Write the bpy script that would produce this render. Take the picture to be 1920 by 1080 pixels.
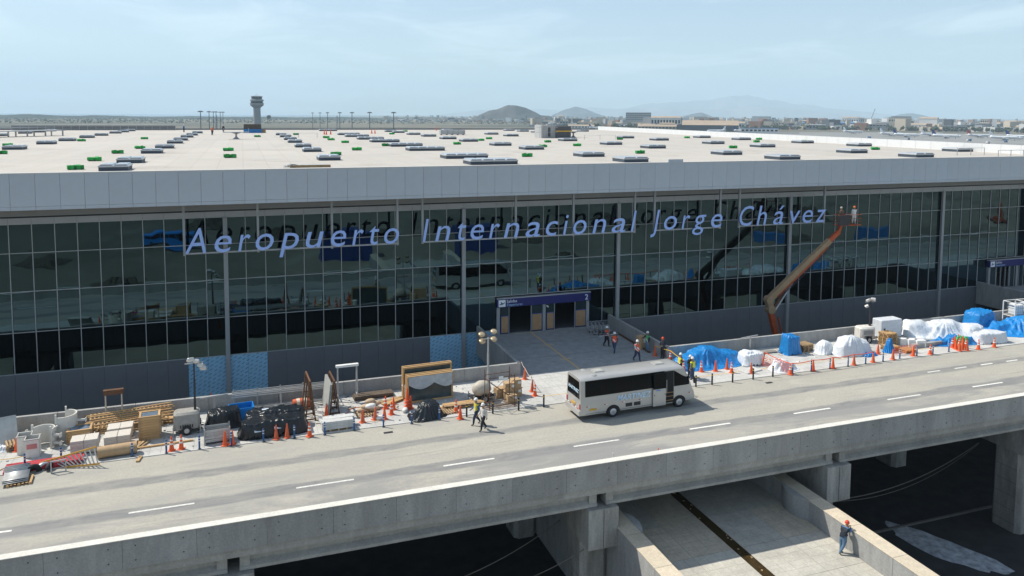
import bpy, bmesh, math, random
import numpy as np
from mathutils import Vector, Matrix
from math import radians, sin, cos, pi, atan2, hypot

for o in list(bpy.data.objects):
    bpy.data.objects.remove(o)
SC = bpy.context.scene
COL = SC.collection

# ------------------------------------------------------------------ camera
# world: X along the terminal front, Y into the building, Z up; viaduct road surface at z = 0
CAM_Z = 20.5
YAW, PITCH, ROLL = radians(19.4038), radians(4.5443), radians(0.34222)
FPX, PPY = 1434.84, 329.95
_f = Vector((sin(YAW), cos(YAW), 0)); _r = Vector((cos(YAW), -sin(YAW), 0)); _u = Vector((0, 0, 1))
_f2 = _f * cos(PITCH) - _u * sin(PITCH); _u2 = _u * cos(PITCH) + _f * sin(PITCH)
_r3 = _r * cos(ROLL) + _u2 * sin(ROLL); _u3 = _u2 * cos(ROLL) - _r * sin(ROLL)
cam_d = bpy.data.cameras.new('camera'); cam = bpy.data.objects.new('camera', cam_d); COL.objects.link(cam)
m = Matrix((( _r3.x, _u3.x, -_f2.x, 0), (_r3.y, _u3.y, -_f2.y, 0), (_r3.z, _u3.z, -_f2.z, CAM_Z), (0, 0, 0, 1)))
cam.matrix_world = m
cam_d.sensor_width = 36; cam_d.sensor_fit = 'HORIZONTAL'
cam_d.lens = FPX / 1920 * 36
cam_d.shift_y = -(540 - PPY) / 1920
cam_d.clip_start = 0.5; cam_d.clip_end = 60000
SC.camera = cam

# ------------------------------------------------------------------ sky, sun, exposure
SUN_TO = Vector((-0.62, 0.50, 1.0)).normalized()          # direction towards the sun
SUN_EL = math.asin(SUN_TO.z); SUN_AZ = atan2(SUN_TO.x, SUN_TO.y)
W = bpy.data.worlds.new('World'); SC.world = W; W.use_nodes = True
wn, wl = W.node_tree.nodes, W.node_tree.links
wn.clear()
w_out = wn.new('ShaderNodeOutputWorld'); w_bg = wn.new('ShaderNodeBackground')
w_sky = wn.new('ShaderNodeTexSky'); w_sky.sky_type = 'NISHITA'; w_sky.sun_disc = False
w_sky.sun_elevation = SUN_EL; w_sky.sun_rotation = SUN_AZ % (2 * pi)
w_sky.altitude = 0; w_sky.air_density = 1.0; w_sky.dust_density = 0.6; w_sky.ozone_density = 1.0
CLOUD_X = 2.0
# thin high cloud: noise on the sky direction flattened to a layer
w_tc = wn.new('ShaderNodeTexCoord'); w_sep = wn.new('ShaderNodeSeparateXYZ')
wl.new(w_tc.outputs['Generated'], w_sep.inputs[0])
w_add = wn.new('ShaderNodeMath'); w_add.operation = 'ADD'; w_add.inputs[1].default_value = 0.12
wl.new(w_sep.outputs['Z'], w_add.inputs[0])
w_dv = wn.new('ShaderNodeVectorMath'); w_dv.operation = 'DIVIDE'
w_cmb = wn.new('ShaderNodeCombineXYZ')
for i in range(3): wl.new(w_add.outputs[0], w_cmb.inputs[i])
wl.new(w_tc.outputs['Generated'], w_dv.inputs[0]); wl.new(w_cmb.outputs[0], w_dv.inputs[1])
w_no = wn.new('ShaderNodeTexNoise'); w_no.inputs['Scale'].default_value = 1.15; w_no.inputs['Detail'].default_value = 7
w_no.inputs['Roughness'].default_value = 0.58; w_no.inputs['Distortion'].default_value = 0.5
w_mp = wn.new('ShaderNodeMapping'); w_mp.inputs['Location'].default_value = (CLOUD_X, 0, 0); wl.new(w_dv.outputs[0], w_mp.inputs[0]); wl.new(w_mp.outputs[0], w_no.inputs['Vector'])
w_rp = wn.new('ShaderNodeValToRGB'); w_rp.color_ramp.elements[0].position = 0.47; w_rp.color_ramp.elements[0].color = (.18, .18, .18, 1); w_rp.color_ramp.elements[1].position = 0.66
wl.new(w_no.outputs['Fac'], w_rp.inputs[0])
w_cl = wn.new('ShaderNodeMix'); w_cl.data_type = 'RGBA'; w_cl.inputs['B'].default_value = (9.4, 10.4, 10.9, 1)
w_fm = wn.new('ShaderNodeMath'); w_fm.operation = 'MULTIPLY'; w_fm.inputs[1].default_value = 0.40
wl.new(w_rp.outputs[0], w_fm.inputs[0]); wl.new(w_fm.outputs[0], w_cl.inputs['Factor'])
wl.new(w_sky.outputs[0], w_cl.inputs['A'])
wl.new(w_cl.outputs['Result'], w_bg.inputs['Color'])
w_bg.inputs['Strength'].default_value = 0.112
wl.new(w_bg.outputs[0], w_out.inputs['Surface'])

sun_d = bpy.data.lights.new('sun', 'SUN'); sun_d.energy = 4.7; sun_d.angle = radians(0.55); sun_d.color = (1.0, 0.94, 0.84)
sun = bpy.data.objects.new('sun', sun_d); COL.objects.link(sun)
sun.rotation_euler = (-SUN_TO).to_track_quat('-Z', 'Y').to_euler()
SC.view_settings.view_transform = 'Standard'; SC.view_settings.look = 'None'
SC.view_settings.exposure = 0.27; SC.view_settings.gamma = 1.0
SC.render.engine = 'CYCLES'
SC.cycles.use_denoising = True
SC.cycles.max_bounces = 6; SC.cycles.diffuse_bounces = 2; SC.cycles.glossy_bounces = 3
SC.cycles.transmission_bounces = 4; SC.cycles.volume_bounces = 2; SC.cycles.transparent_max_bounces = 8
SC.cycles.caustics_reflective = False; SC.cycles.caustics_refractive = False
SC.cycles.sample_clamp_indirect = 4

# ------------------------------------------------------------------ helpers
def ray(px, py):
    return _r3 * ((px - 960) / FPX) - _u3 * ((py - PPY) / FPX) + _f2
def G(px, py, z=0.03):                    # a spot on a level surface, read off the photograph
    d = ray(px, py); t = (z - CAM_Z) / d.z
    return (d.x * t, d.y * t, z)
def GY(px, py, Y):                        # a spot on the upright plane y = Y
    d = ray(px, py); t = Y / d.y
    return (d.x * t, Y, CAM_Z + d.z * t)

class MB:
    """collects shapes for one mesh"""
    def __init__(s): s.v = []; s.f = []; s.mi = []; s.c = 0
    def add(s, vs, fs):
        b = len(s.v); s.v.extend([tuple(p) for p in vs])
        for f in fs: s.f.append(tuple(i + b for i in f)); s.mi.append(s.c)
        return s
    def mat(s, i): s.c = i; return s
    def box(s, x0, x1, y0, y1, z0, z1):
        return s.add([(x0,y0,z0),(x1,y0,z0),(x1,y1,z0),(x0,y1,z0),(x0,y0,z1),(x1,y0,z1),(x1,y1,z1),(x0,y1,z1)],
                     [(0,3,2,1),(4,5,6,7),(0,1,5,4),(1,2,6,5),(2,3,7,6),(3,0,4,7)])
    def bbox(s, x0, x1, y0, y1, z0, z1, b):      # box with chamfered upright and top edges
        vs = []; 
        def ring(z, i):
            return [(x0+i+b,y0+i,z),(x1-i-b,y0+i,z),(x1-i,y0+i+b,z),(x1-i,y1-i-b,z),(x1-i-b,y1-i,z),(x0+i+b,y1-i,z),(x0+i,y1-i-b,z),(x0+i,y0+i+b,z)]
        vs = ring(z0, 0) + ring(z1 - b, 0) + ring(z1, b * .8)
        fs = [tuple(range(7, -1, -1)), tuple(range(16, 24))]
        for k in range(2):
            for i in range(8):
                j = (i + 1) % 8; fs.append((k*8+i, k*8+j, k*8+8+j, k*8+8+i))
        return s.add(vs, fs)
    def mbox(s, M, sx, sy, sz):
        vs = [M @ Vector((x*sx/2, y*sy/2, z*sz/2)) for z in (-1,1) for x, y in ((-1,-1),(1,-1),(1,1),(-1,1))]
        return s.add(vs, [(0,3,2,1),(4,5,6,7),(0,1,5,4),(1,2,6,5),(2,3,7,6),(3,0,4,7)])
    def obox(s, c, size, rz=0, rx=0, ry=0):
        M = Matrix.Translation(c) @ Matrix.Rotation(rz, 4, 'Z') @ Matrix.Rotation(ry, 4, 'Y') @ Matrix.Rotation(rx, 4, 'X')
        return s.mbox(M, *size)
    def beam(s, p0, p1, w, h=None):
        h = h or w
        p0, p1 = Vector(p0), Vector(p1); d = p1 - p0; L = d.length
        q = d.to_track_quat('X', 'Z')
        return s.mbox(Matrix.Translation((p0 + p1) / 2) @ q.to_matrix().to_4x4(), L, w, h)
    def tube(s, p0, p1, r, n=8, r1=None, cap=True):
        r1 = r if r1 is None else r1
        p0, p1 = Vector(p0), Vector(p1); q = (p1 - p0).to_track_quat('Z', 'X').to_matrix()
        vs = []
        for p, rr in ((p0, r), (p1, r1)):
            for i in range(n):
                a = 2*pi*i/n; vs.append(p + q @ Vector((cos(a)*rr, sin(a)*rr, 0)))
        fs = [(i, (i+1) % n, n + (i+1) % n, n + i) for i in range(n)]
        if cap: fs += [tuple(range(n-1, -1, -1)), tuple(range(n, 2*n))]
        return s.add(vs, fs)
    def path(s, pts, r, n=6):
        pts = [Vector(p) for p in pts]; vs = []; fs = []
        for k, p in enumerate(pts):
            d = pts[min(k+1, len(pts)-1)] - pts[max(k-1, 0)]
            q = d.to_track_quat('Z', 'Y').to_matrix()
            for i in range(n):
                a = 2*pi*i/n; vs.append(p + q @ Vector((cos(a)*r, sin(a)*r, 0)))
        for k in range(len(pts)-1):
            for i in range(n):
                j = (i+1) % n; fs.append((k*n+i, k*n+j, k*n+n+j, k*n+n+i))
        fs += [tuple(range(n-1, -1, -1)), tuple(range((len(pts)-1)*n, len(pts)*n))]
        return s.add(vs, fs)
    def lathe(s, prof, n=12, o=(0,0,0), sx=1, sy=1):
        vs = []; fs = []
        for r, z in prof:
            for i in range(n):
                a = 2*pi*i/n; vs.append((o[0]+cos(a)*r*sx, o[1]+sin(a)*r*sy, o[2]+z))
        for k in range(len(prof)-1):
            for i in range(n):
                j = (i+1) % n; fs.append((k*n+i, k*n+j, k*n+n+j, k*n+n+i))
        fs += [tuple(range(n-1, -1, -1)), tuple(range((len(prof)-1)*n, len(prof)*n))]
        return s.add(vs, fs)
    def prism(s, poly, axis, t0, t1):      # polygon (a, b) pushed along an axis
        n = len(poly)
        def P(a, b, t): return {'X': (t, a, b), 'Y': (a, t, b), 'Z': (a, b, t)}[axis]
        vs = [P(a, b, t0) for a, b in poly] + [P(a, b, t1) for a, b in poly]
        fs = [tuple(range(n-1, -1, -1)), tuple(range(n, 2*n))] + [(i, (i+1) % n, n+(i+1) % n, n+i) for i in range(n)]
        return s.add(vs, fs)
    def ball(s, c, r, n=8, sx=1, sy=1, sz=1):
        prof = [(r*sin(pi*k/(n//2+1)), -r*cos(pi*k/(n//2+1))*sz) for k in range(1, n//2+1)]
        return s.lathe(prof, n, c, sx, sy)
    def mesh(s, name, mats, smooth=False):
        me = bpy.data.meshes.new(name); me.from_pydata(s.v, [], s.f)
        mats = mats if isinstance(mats, (list, tuple)) else [mats]
        for mm in mats: me.materials.append(mm)
        if len(mats) > 1: me.polygons.foreach_set('material_index', s.mi)
        bm = bmesh.new(); bm.from_mesh(me); bmesh.ops.recalc_face_normals(bm, faces=bm.faces); bm.to_mesh(me); bm.free()
        if smooth: me.polygons.foreach_set('use_smooth', [True]*len(me.polygons))
        if smooth == 'auto':
            me.set_sharp_from_angle(angle=radians(38))
        return me
    def build(s, name, mats, parent=None, smooth=False, loc=None, rz=0):
        return link(name, s.mesh(name, mats, smooth), parent, loc, rz)

def link(name, me, parent=None, loc=None, rz=0):
    o = bpy.data.objects.new(name, me); COL.objects.link(o)
    if parent is not None: o.parent = parent
    if loc is not None: o.location = loc
    if rz: o.rotation_euler = (0, 0, rz)
    return o
def tag(o, label=None, cat=None, group=None, kind=None):
    if label: o['label'] = label
    if cat: o['category'] = cat
    if group: o['group'] = group
    if kind: o['kind'] = kind
    return o
def T(name, label, cat, loc=(0,0,0), rz=0, group=None):
    o = bpy.data.objects.new(name, None); COL.objects.link(o); o.empty_display_size = .3
    o.location = loc; o.rotation_euler = (0, 0, rz)
    return tag(o, label, cat, group)
def struct(o): return tag(o, kind='structure')
KIDS = {}
def copy_tree(o, loc=None, rz=None, label=None, group=None, parent=None, scale=None):
    c = o.copy(); COL.objects.link(c)
    if parent is not None: c.parent = parent
    if loc is not None: c.location = loc
    if rz is not None: c.rotation_euler = (0, 0, rz)
    if scale is not None: c.scale = (scale,)*3 if not isinstance(scale, (tuple, list)) else scale
    if label: c['label'] = label
    if group: c['group'] = group
    for ch in o.children: copy_tree(ch, parent=c)
    return c
def text_obj(txt, size, name, mat, parent=None, shear=0, extrude=.01, M4=None, align='LEFT', space=1.0, offset=0):
    cu = bpy.data.curves.new('t', 'FONT'); cu.body = txt; cu.size = size; cu.shear = shear; cu.extrude = extrude
    cu.align_x = align; cu.space_character = space; cu.offset = offset; cu.resolution_u = 3
    t = bpy.data.objects.new('t', cu); COL.objects.link(t)
    me = bpy.data.meshes.new_from_object(t); bpy.data.objects.remove(t); bpy.data.curves.remove(cu)
    me.materials.clear(); me.materials.append(mat)
    o = link(name, me, parent)
    if M4 is not None: o.matrix_basis = M4
    return o
UPRIGHT = Matrix.Rotation(pi/2, 4, 'X')       # text facing -Y

# ------------------------------------------------------------------ materials
MATS = {}
def P(name, col, rough=.7, metal=0., var=.14, scale=2.5, bump=0., bscale=30, spec=.4, detail=4, stretch=None, coat=0):
    if name in MATS: return MATS[name]
    mt = bpy.data.materials.new(name); mt.use_nodes = True; n, l = mt.node_tree.nodes, mt.node_tree.links
    b = n['Principled BSDF']
    b.inputs['Roughness'].default_value = rough; b.inputs['Metallic'].default_value = metal
    b.inputs['Specular IOR Level'].default_value = spec
    if coat: b.inputs['Coat Weight'].default_value = coat; b.inputs['Coat Roughness'].default_value = .06
    tc = n.new('ShaderNodeTexCoord'); mp = n.new('ShaderNodeMapping')
    if stretch: mp.inputs['Scale'].default_value = stretch
    l.new(tc.outputs['Object'], mp.inputs[0])
    no = n.new('ShaderNodeTexNoise'); no.inputs['Scale'].default_value = scale; no.inputs['Detail'].default_value = detail
    no.inputs['Roughness'].default_value = .6
    l.new(mp.outputs[0], no.inputs['Vector'])
    rp = n.new('ShaderNodeValToRGB')
    c0 = [max(0, c*(1-var)) for c in col]; c1 = [min(1, c*(1+var)) for c in col]
    rp.color_ramp.elements[0].position = .3; rp.color_ramp.elements[1].position = .7
    rp.color_ramp.elements[0].color = (*c0, 1); rp.color_ramp.elements[1].color = (*c1, 1)
    l.new(no.outputs['Fac'], rp.inputs[0])
    # each object a slightly different tone
    oi = n.new('ShaderNodeObjectInfo'); hs = n.new('ShaderNodeHueSaturation')
    mr = n.new('ShaderNodeMapRange'); mr.inputs['To Min'].default_value = 1 - var*.5; mr.inputs['To Max'].default_value = 1 + var*.5
    l.new(oi.outputs['Random'], mr.inputs['Value']); l.new(mr.outputs[0], hs.inputs['Value'])
    l.new(rp.outputs[0], hs.inputs['Color']); l.new(hs.outputs[0], b.inputs['Base Color'])
    if bump:
        n2 = n.new('ShaderNodeTexNoise'); n2.inputs['Scale'].default_value = bscale; n2.inputs['Detail'].default_value = 3
        l.new(mp.outputs[0], n2.inputs['Vector'])
        bp = n.new('ShaderNodeBump'); bp.inputs['Strength'].default_value = bump; bp.inputs['Distance'].default_value = .03
        l.new(n2.outputs['Fac'], bp.inputs['Height']); l.new(bp.outputs[0], b.inputs['Normal'])
    MATS[name] = mt
    return mt
def concrete(name, col, streak=.25, scale=.5, fine=.12, zstretch=.25):
    """cast concrete: cloudy tone, rain streaks, pores"""
    if name in MATS: return MATS[name]
    mt = P(name, col, .85, 0, fine, 9, .25, 60)
    n, l = mt.node_tree.nodes, mt.node_tree.links; b = n['Principled BSDF']
    src = b.inputs['Base Color'].links[0].from_socket
    geo = n.new('ShaderNodeNewGeometry')
    mp = n.new('ShaderNodeMapping'); mp.inputs['Scale'].default_value = (1, 1, zstretch); l.new(geo.outputs['Position'], mp.inputs[0])
    def layer(src, sc, lo, amt, dist=0):
        no = n.new('ShaderNodeTexNoise'); no.inputs['Scale'].default_value = sc; no.inputs['Detail'].default_value = 6
        no.inputs['Roughness'].default_value = .62; no.inputs['Distortion'].default_value = dist
        l.new(mp.outputs[0], no.inputs['Vector'])
        mr = n.new('ShaderNodeMapRange'); mr.inputs['From Min'].default_value = .32; mr.inputs['From Max'].default_value = .68
        mr.inputs['To Min'].default_value = 1 - amt; mr.inputs['To Max'].default_value = 1 + amt*.5
        l.new(no.outputs['Fac'], mr.inputs['Value'])
        mx = n.new('ShaderNodeMix'); mx.data_type = 'RGBA'; mx.blend_type = 'MULTIPLY'; mx.inputs['Factor'].default_value = 1
        l.new(src, mx.inputs['A']); l.new(mr.outputs[0], mx.inputs['B'])
        return mx.outputs['Result']
    s2 = layer(src, scale, .3, streak, .6); s3 = layer(s2, scale*5, .3, streak*.6)
    l.new(s3, b.inputs['Base Color'])
    return mt

def crumple(mt, s1=2.2, amt=.22):
    n, l = mt.node_tree.nodes, mt.node_tree.links; b = n['Principled BSDF']
    tc = n.new('ShaderNodeTexCoord'); tot = None
    for sc, w in ((s1, 1.0), (s1*2.7, .45), (s1*7, .14)):
        no = n.new('ShaderNodeTexNoise'); no.inputs['Scale'].default_value = sc; no.inputs['Detail'].default_value = 1.5; no.inputs['Distortion'].default_value = 1.4
        l.new(tc.outputs['Object'], no.inputs['Vector'])
        s_ = n.new('ShaderNodeMath'); s_.operation = 'SUBTRACT'; s_.inputs[1].default_value = .5; l.new(no.outputs['Fac'], s_.inputs[0])
        a_ = n.new('ShaderNodeMath'); a_.operation = 'ABSOLUTE'; l.new(s_.outputs[0], a_.inputs[0])
        m_ = n.new('ShaderNodeMath'); m_.operation = 'MULTIPLY_ADD'; m_.inputs[1].default_value = -w; m_.inputs[2].default_value = 0; l.new(a_.outputs[0], m_.inputs[0])
        if tot: l.new(tot, m_.inputs[2])
        tot = m_.outputs[0]
    bp = n.new('ShaderNodeBump'); bp.inputs['Strength'].default_value = 1; bp.inputs['Distance'].default_value = amt
    l.new(tot, bp.inputs['Height']); l.new(bp.outputs[0], b.inputs['Normal'])
m_road_conc = concrete('parapet_concrete', (.36, .36, .345), .20)
m_girder = concrete('girder_concrete', (.37, .36, .33), .18)
m_pier = concrete('pier_concrete', (.36, .35, .32), .38)
m_wall = concrete('wall_concrete', (.36, .36, .35), .2)
m_sand = concrete('coping_concrete', (.58, .50, .38), .10)
m_rampslab = concrete('ramp_slab_concrete', (.46, .44, .38), .16, zstretch=1)
m_white_line = P('road_paint', (.72, .71, .66), .6, 0, .24, 7, detail=8)
m_yellow_line = P('yellow_paint', (.55, .40, .20), .7, 0, .15, 6)
m_steel = P('grey_steel', (.36, .38, .40), .45, .3, .1)
m_alu = P('aluminium', (.52, .54, .56), .35, .5, .06)
m_galv = P('galvanised_steel', (.42, .43, .43), .5, .35, .15, 5)
m_dark = P('dark_metal', (.04, .04, .045), .5, .2, .1)
m_black = P('black_rubber', (.018, .018, .02), .75, 0, .2)
m_wood = P('pine_timber', (.50, .32, .15), .75, 0, .25, 6, .2, 20, stretch=(1, 6, 6))
m_wood2 = P('weathered_timber', (.36, .25, .14), .8, 0, .3, 6, .2, 20)
m_card = P('cardboard', (.44, .30, .17), .8, 0, .12, 3)
m_rust = P('rusty_steel', (.13, .065, .035), .8, .1, .35, 8)
m_blue = P('blue_tarpaulin', (.012, .20, .52), .36, 0, .22, 5)
m_blackfilm = P('black_plastic_film', (.016, .020, .024), .24, 0, .3, 4)
m_whitefilm = P('white_plastic_film', (.66, .69, .72), .35, 0, .10, 4)
m_white = P('white_paint', (.75, .75, .73), .5, 0, .06, 3)
m_tile = P('stone_tile', (.58, .54, .48), .7, 0, .1, 8)
m_orange = P('orange_pvc', (.80, .115, .03), .5, 0, .12, 4)
m_orange2 = P('faded_orange_pvc', (.62, .13, .055), .6, 0, .2, 5)
m_reflect = P('white_reflective', (.78, .76, .72), .4, 0, .06)
m_bollblue = P('blue_plastic', (.012, .085, .24), .45, 0, .12)
m_yellow = P('yellow_band', (.70, .42, .04), .5, 0, .1)
m_red = P('red_board', (.45, .03, .045), .6, 0, .2, 4)
m_redsteel = P('red_steel', (.30, .045, .02), .6, .1, .25, 5)
m_green = P('green_wrap', (.02, .36, .06), .5, 0, .3, 6)
crumple(m_blue, 2.6, .06); crumple(m_blackfilm, 2.2, .05); crumple(m_whitefilm, 2.6, .06)
# ================================================================== the setting
GZ = -10.5                                     # ground level below the viaduct
rnd = random.Random(4)

def ground_mat():
    mt = P('dry_dirt', (.30, .25, .185), .95, 0, .16, .9, .2, 4)
    n, l = mt.node_tree.nodes, mt.node_tree.links; b = n['Principled BSDF']
    src = b.inputs['Base Color'].links[0].from_socket
    geo = n.new('ShaderNodeNewGeometry')
    def lay(sc, a, bb, colB, srcs, det=6):
        no = n.new('ShaderNodeTexNoise'); no.inputs['Scale'].default_value = sc; no.inputs['Detail'].default_value = det
        no.inputs['Roughness'].default_value = .6; no.inputs['Distortion'].default_value = .8
        l.new(geo.outputs['Position'], no.inputs['Vector'])
        mr = n.new('ShaderNodeMapRange'); mr.inputs['From Min'].default_value = a; mr.inputs['From Max'].default_value = bb
        l.new(no.outputs['Fac'], mr.inputs['Value'])
        mx = n.new('ShaderNodeMix'); mx.data_type = 'RGBA'; mx.inputs['B'].default_value = (*colB, 1)
        l.new(mr.outputs[0], mx.inputs['Factor']); l.new(srcs, mx.inputs['A']); return mx.outputs['Result']
    s = lay(.035, .5, .62, (.17, .145, .11), src)
    s = lay(.09, .56, .64, (.40, .35, .27), s)
    s = lay(.0016, .40, .58, (.12, .118, .085), s)
    sx_ = n.new('ShaderNodeSeparateXYZ'); l.new(geo.outputs['Position'], sx_.inputs[0])
    mr_ = n.new('ShaderNodeMapRange'); mr_.inputs['From Min'].default_value = 240; mr_.inputs['From Max'].default_value = 420; l.new(sx_.outputs['Y'], mr_.inputs['Value'])
    mf = n.new('ShaderNodeMix'); mf.data_type = 'RGBA'; mf.blend_type = 'MULTIPLY'; mf.inputs['B'].default_value = (.55, .58, .55, 1); l.new(mr_.outputs[0], mf.inputs['Factor']); l.new(s, mf.inputs['A']); s = mf.outputs['Result']   # scrub and old asphalt of the airfield
    l.new(s, b.inputs['Base Color'])
    return mt
mb = MB(); R_ = 25500
# one sheet out to the horizon, in rings so that far faces stay well shaped
rings = [60, 300, 1200, 4000, R_]
vs = [(0, 0, 0)]; fs = []
for r in rings:
    for i in range(48): vs.append((cos(2*pi*i/48)*r, sin(2*pi*i/48)*r, 0))
for i in range(48): fs.append((0, 1+i, 1+(i+1) % 48))
for k in range(len(rings)-1):
    for i in range(48):
        j = (i+1) % 48; a = 1+k*48; fs.append((a+i, a+48+i, a+48+j, a+j))
mb.add(vs, fs)
struct(mb.build('ground', ground_mat(), loc=(0, 0, GZ)))
m_asph = P('dark_asphalt', (.026, .026, .027), .9, 0, .3, .8, .2, 25)
struct(MB().box(-70, 130, 33.0, 66.6, 0, .05).build('service_road', m_asph, loc=(0, 0, GZ+.01)))

# ---- viaduct road deck
def road_mat():
    mt = P('viaduct_road_surface', (.40, .38, .325), .9, 0, .10, 6, .25, 50)
    n, l = mt.node_tree.nodes, mt.node_tree.links; b = n['Principled BSDF']
    src = b.inputs['Base Color'].links[0].from_socket
    geo = n.new('ShaderNodeNewGeometry'); sep = n.new('ShaderNodeSeparateXYZ'); l.new(geo.outputs['Position'], sep.inputs[0])
    mp = n.new('ShaderNodeMapping'); mp.inputs['Scale'].default_value = (.35, 1, 1); l.new(geo.outputs['Position'], mp.inputs[0])
    def noise(sc, det=6, dist=.6, vec=None):
        no = n.new('ShaderNodeTexNoise'); no.inputs['Scale'].default_value = sc; no.inputs['Detail'].default_value = det
        no.inputs['Roughness'].default_value = .65; no.inputs['Distortion'].default_value = dist
        l.new(vec or mp.outputs[0], no.inputs['Vector']); return no.outputs['Fac']
    def mrange(v, a, bb, c=0, d=1):
        mr = n.new('ShaderNodeMapRange'); mr.inputs['From Min'].default_value = a; mr.inputs['From Max'].default_value = bb
        mr.inputs['To Min'].default_value = c; mr.inputs['To Max'].default_value = d; mr.interpolation_type = 'SMOOTHSTEP'
        l.new(v, mr.inputs['Value']); return mr.outputs[0]
    def math_(op, a, bv):
        k = n.new('ShaderNodeMath'); k.operation = op; k.use_clamp = False
        for i, x in enumerate((a, bv)):
            if isinstance(x, (int, float)): k.inputs[i].default_value = x
            else: l.new(x, k.inputs[i])
        return k.outputs[0]
    def mix(f, a, colB):
        mx = n.new('ShaderNodeMix'); mx.data_type = 'RGBA'; mx.inputs['B'].default_value = (*colB, 1)
        l.new(f, mx.inputs['Factor']); l.new(a, mx.inputs['A']); return mx.outputs['Result']
    wob = math_('MULTIPLY', math_('SUBTRACT', noise(.5), .5), 1.1)
    y = math_('ADD', sep.outputs['Y'], wob)
    def band(y0, half, soft):     # worn darker strips left along the lane lines
        d = math_('ABSOLUTE', math_('SUBTRACT', y, y0), 0)
        return mrange(d, half, half + soft, 1, 0)
    mott = mrange(noise(1.6), .35, .7)
    s = mix(math_('MULTIPLY', mrange(noise(.22), .42, .66), .75), src, (.31, .305, .28))
    s = mix(math_('MULTIPLY', mrange(noise(.8), .5, .75), .5), s, (.47, .45, .385))
    f1 = math_('MULTIPLY', band(42.15, .38, .28), math_('ADD', math_('MULTIPLY', mott, .35), .55))
    f2 = math_('MULTIPLY', band(45.75, .30, .3), math_('ADD', math_('MULTIPLY', mott, .4), .5))
    f3 = math_('MULTIPLY', band(40.3, 1.0, 1.1), math_('MULTIPLY', mrange(noise(.35), .40, .58), .8))
    s = mix(f1, s, (.17, .175, .18)); s = mix(f2, s, (.18, .183, .185)); s = mix(f3, s, (.24, .24, .235))
    sp = mrange(noise(9, 2, 0), .68, .74); s = mix(math_('MULTIPLY', sp, .5), s, (.14, .14, .14))
    # thin tyre scuffs
    mp2 = n.new('ShaderNodeMapping'); mp2.inputs['Scale'].default_value = (.12, 3.0, 1); mp2.inputs['Rotation'].default_value = (0, 0, .05)
    l.new(geo.outputs['Position'], mp2.inputs[0])
    sc_ = mrange(noise(1.0, 5, .3, mp2.outputs[0]), .58, .68); s = mix(math_('MULTIPLY', sc_, .28), s, (.17, .17, .17))
    l.new(s, b.inputs['Base Color'])
    return mt
X0, X1 = -62., 128.
deck = T('viaduct', None, None); struct(deck)
MB().box(X0, X1, 38.12, 49.1, -.5, 0).build('road', road_mat(), deck)
m_slabu = m_girder
MB().box(X0, X1, 37.92, 55.55, -.97, -.505).build('deck_slab', m_girder, deck)
# sidewalk, a shallow step above the road, of concrete flags
def pav_mat():
    mt = P('sidewalk_flags', (.50, .495, .47), .9, 0, .10, 5, .2, 40)
    n, l = mt.node_tree.nodes, mt.node_tree.links; b = n['Principled BSDF']
    src = b.inputs['Base Color'].links[0].from_socket
    geo = n.new('ShaderNodeNewGeometry')
    br = n.new('ShaderNodeTexBrick'); br.inputs['Scale'].default_value = 1; br.inputs['Mortar Size'].default_value = .012
    br.inputs['Brick Width'].default_value = .6; br.inputs['Row Height'].default_value = .6; br.offset = 0
    br.inputs['Color1'].default_value = (1, 1, 1, 1); br.inputs['Color2'].default_value = (.9, .9, .9, 1); br.inputs['Mortar'].default_value = (.62, .62, .62, 1)
    l.new(geo.outputs['Position'], br.inputs['Vector'])
    mx = n.new('ShaderNodeMix'); mx.data_type = 'RGBA'; mx.blend_type = 'MULTIPLY'; mx.inputs['Factor'].default_value = .8
    mx.inputs['Factor'].default_value = .0; l.new(src, mx.inputs['A']); l.new(br.outputs['Color'], mx.inputs['B'])
    no = n.new('ShaderNodeTexNoise'); no.inputs['Scale'].default_value = .45; no.inputs['Detail'].default_value = 7; no.inputs['Distortion'].default_value = .8
    l.new(geo.outputs['Position'], no.inputs['Vector'])
    mr = n.new('ShaderNodeMapRange'); mr.inputs['From Min'].default_value = .35; mr.inputs['From Max'].default_value = .7
    mr.inputs['To Min'].default_value = 1.03; mr.inputs['To Max'].default_value = .80; l.new(no.outputs['Fac'], mr.inputs['Value'])
    m2 = n.new('ShaderNodeMix'); m2.data_type = 'RGBA'; m2.blend_type = 'MULTIPLY'; m2.inputs['Factor'].default_value = 1
    l.new(mx.outputs['Result'], m2.inputs['A']); l.new(mr.outputs[0], m2.inputs['B'])
    l.new(m2.outputs['Result'], b.inputs['Base Color']); return mt
m_pav = pav_mat()
swk = struct(MB().box(X0, X1, 49.1, 55.3, -.5, .012).build('sidewalk', P('joint_sand', (.30, .29, .27), .95)))
# square flags with sanded joints; the nearest ones as pieces, the rest as one sheet of flags
FW = 6.2/10; flag_me = [MB().box(.007, FW-.007, .007, FW-.007, .0, .018+.002*k).mesh('flag', m_pav) for k in range(3)]
restf = MB()
for ix in range(int(150/FW)):
    for iy in range(10):
        fx, fy = -46 + ix*FW, 49.1 + iy*FW
        if iy < 5 and -15.5 < fx < 21: link('flag', flag_me[rnd.randrange(3)], swk, (fx, fy, .012))
        else: restf.box(fx+.007, fx+FW-.007, fy+.007, fy+FW-.007, .012, .030+.002*rnd.randrange(3))
tag(restf.build('paving_flags', m_pav, swk), kind='stuff')
struct(MB().box(X0, X1, 48.98, 49.098, -.4, .045).build('kerb', concrete('kerb_concrete', (.52, .51, .48), .1)))
for gx, gy_ in ((3.2, 38.6), (14.5, 38.6), (26.0, 38.6), (45.0, 38.6), (8.5, 47.9), (38.0, 47.8)): MB().box(gx-.3, gx+.3, gy_-.15, gy_+.15, 0, .004).build('drain_grate', m_dark, deck)
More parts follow.
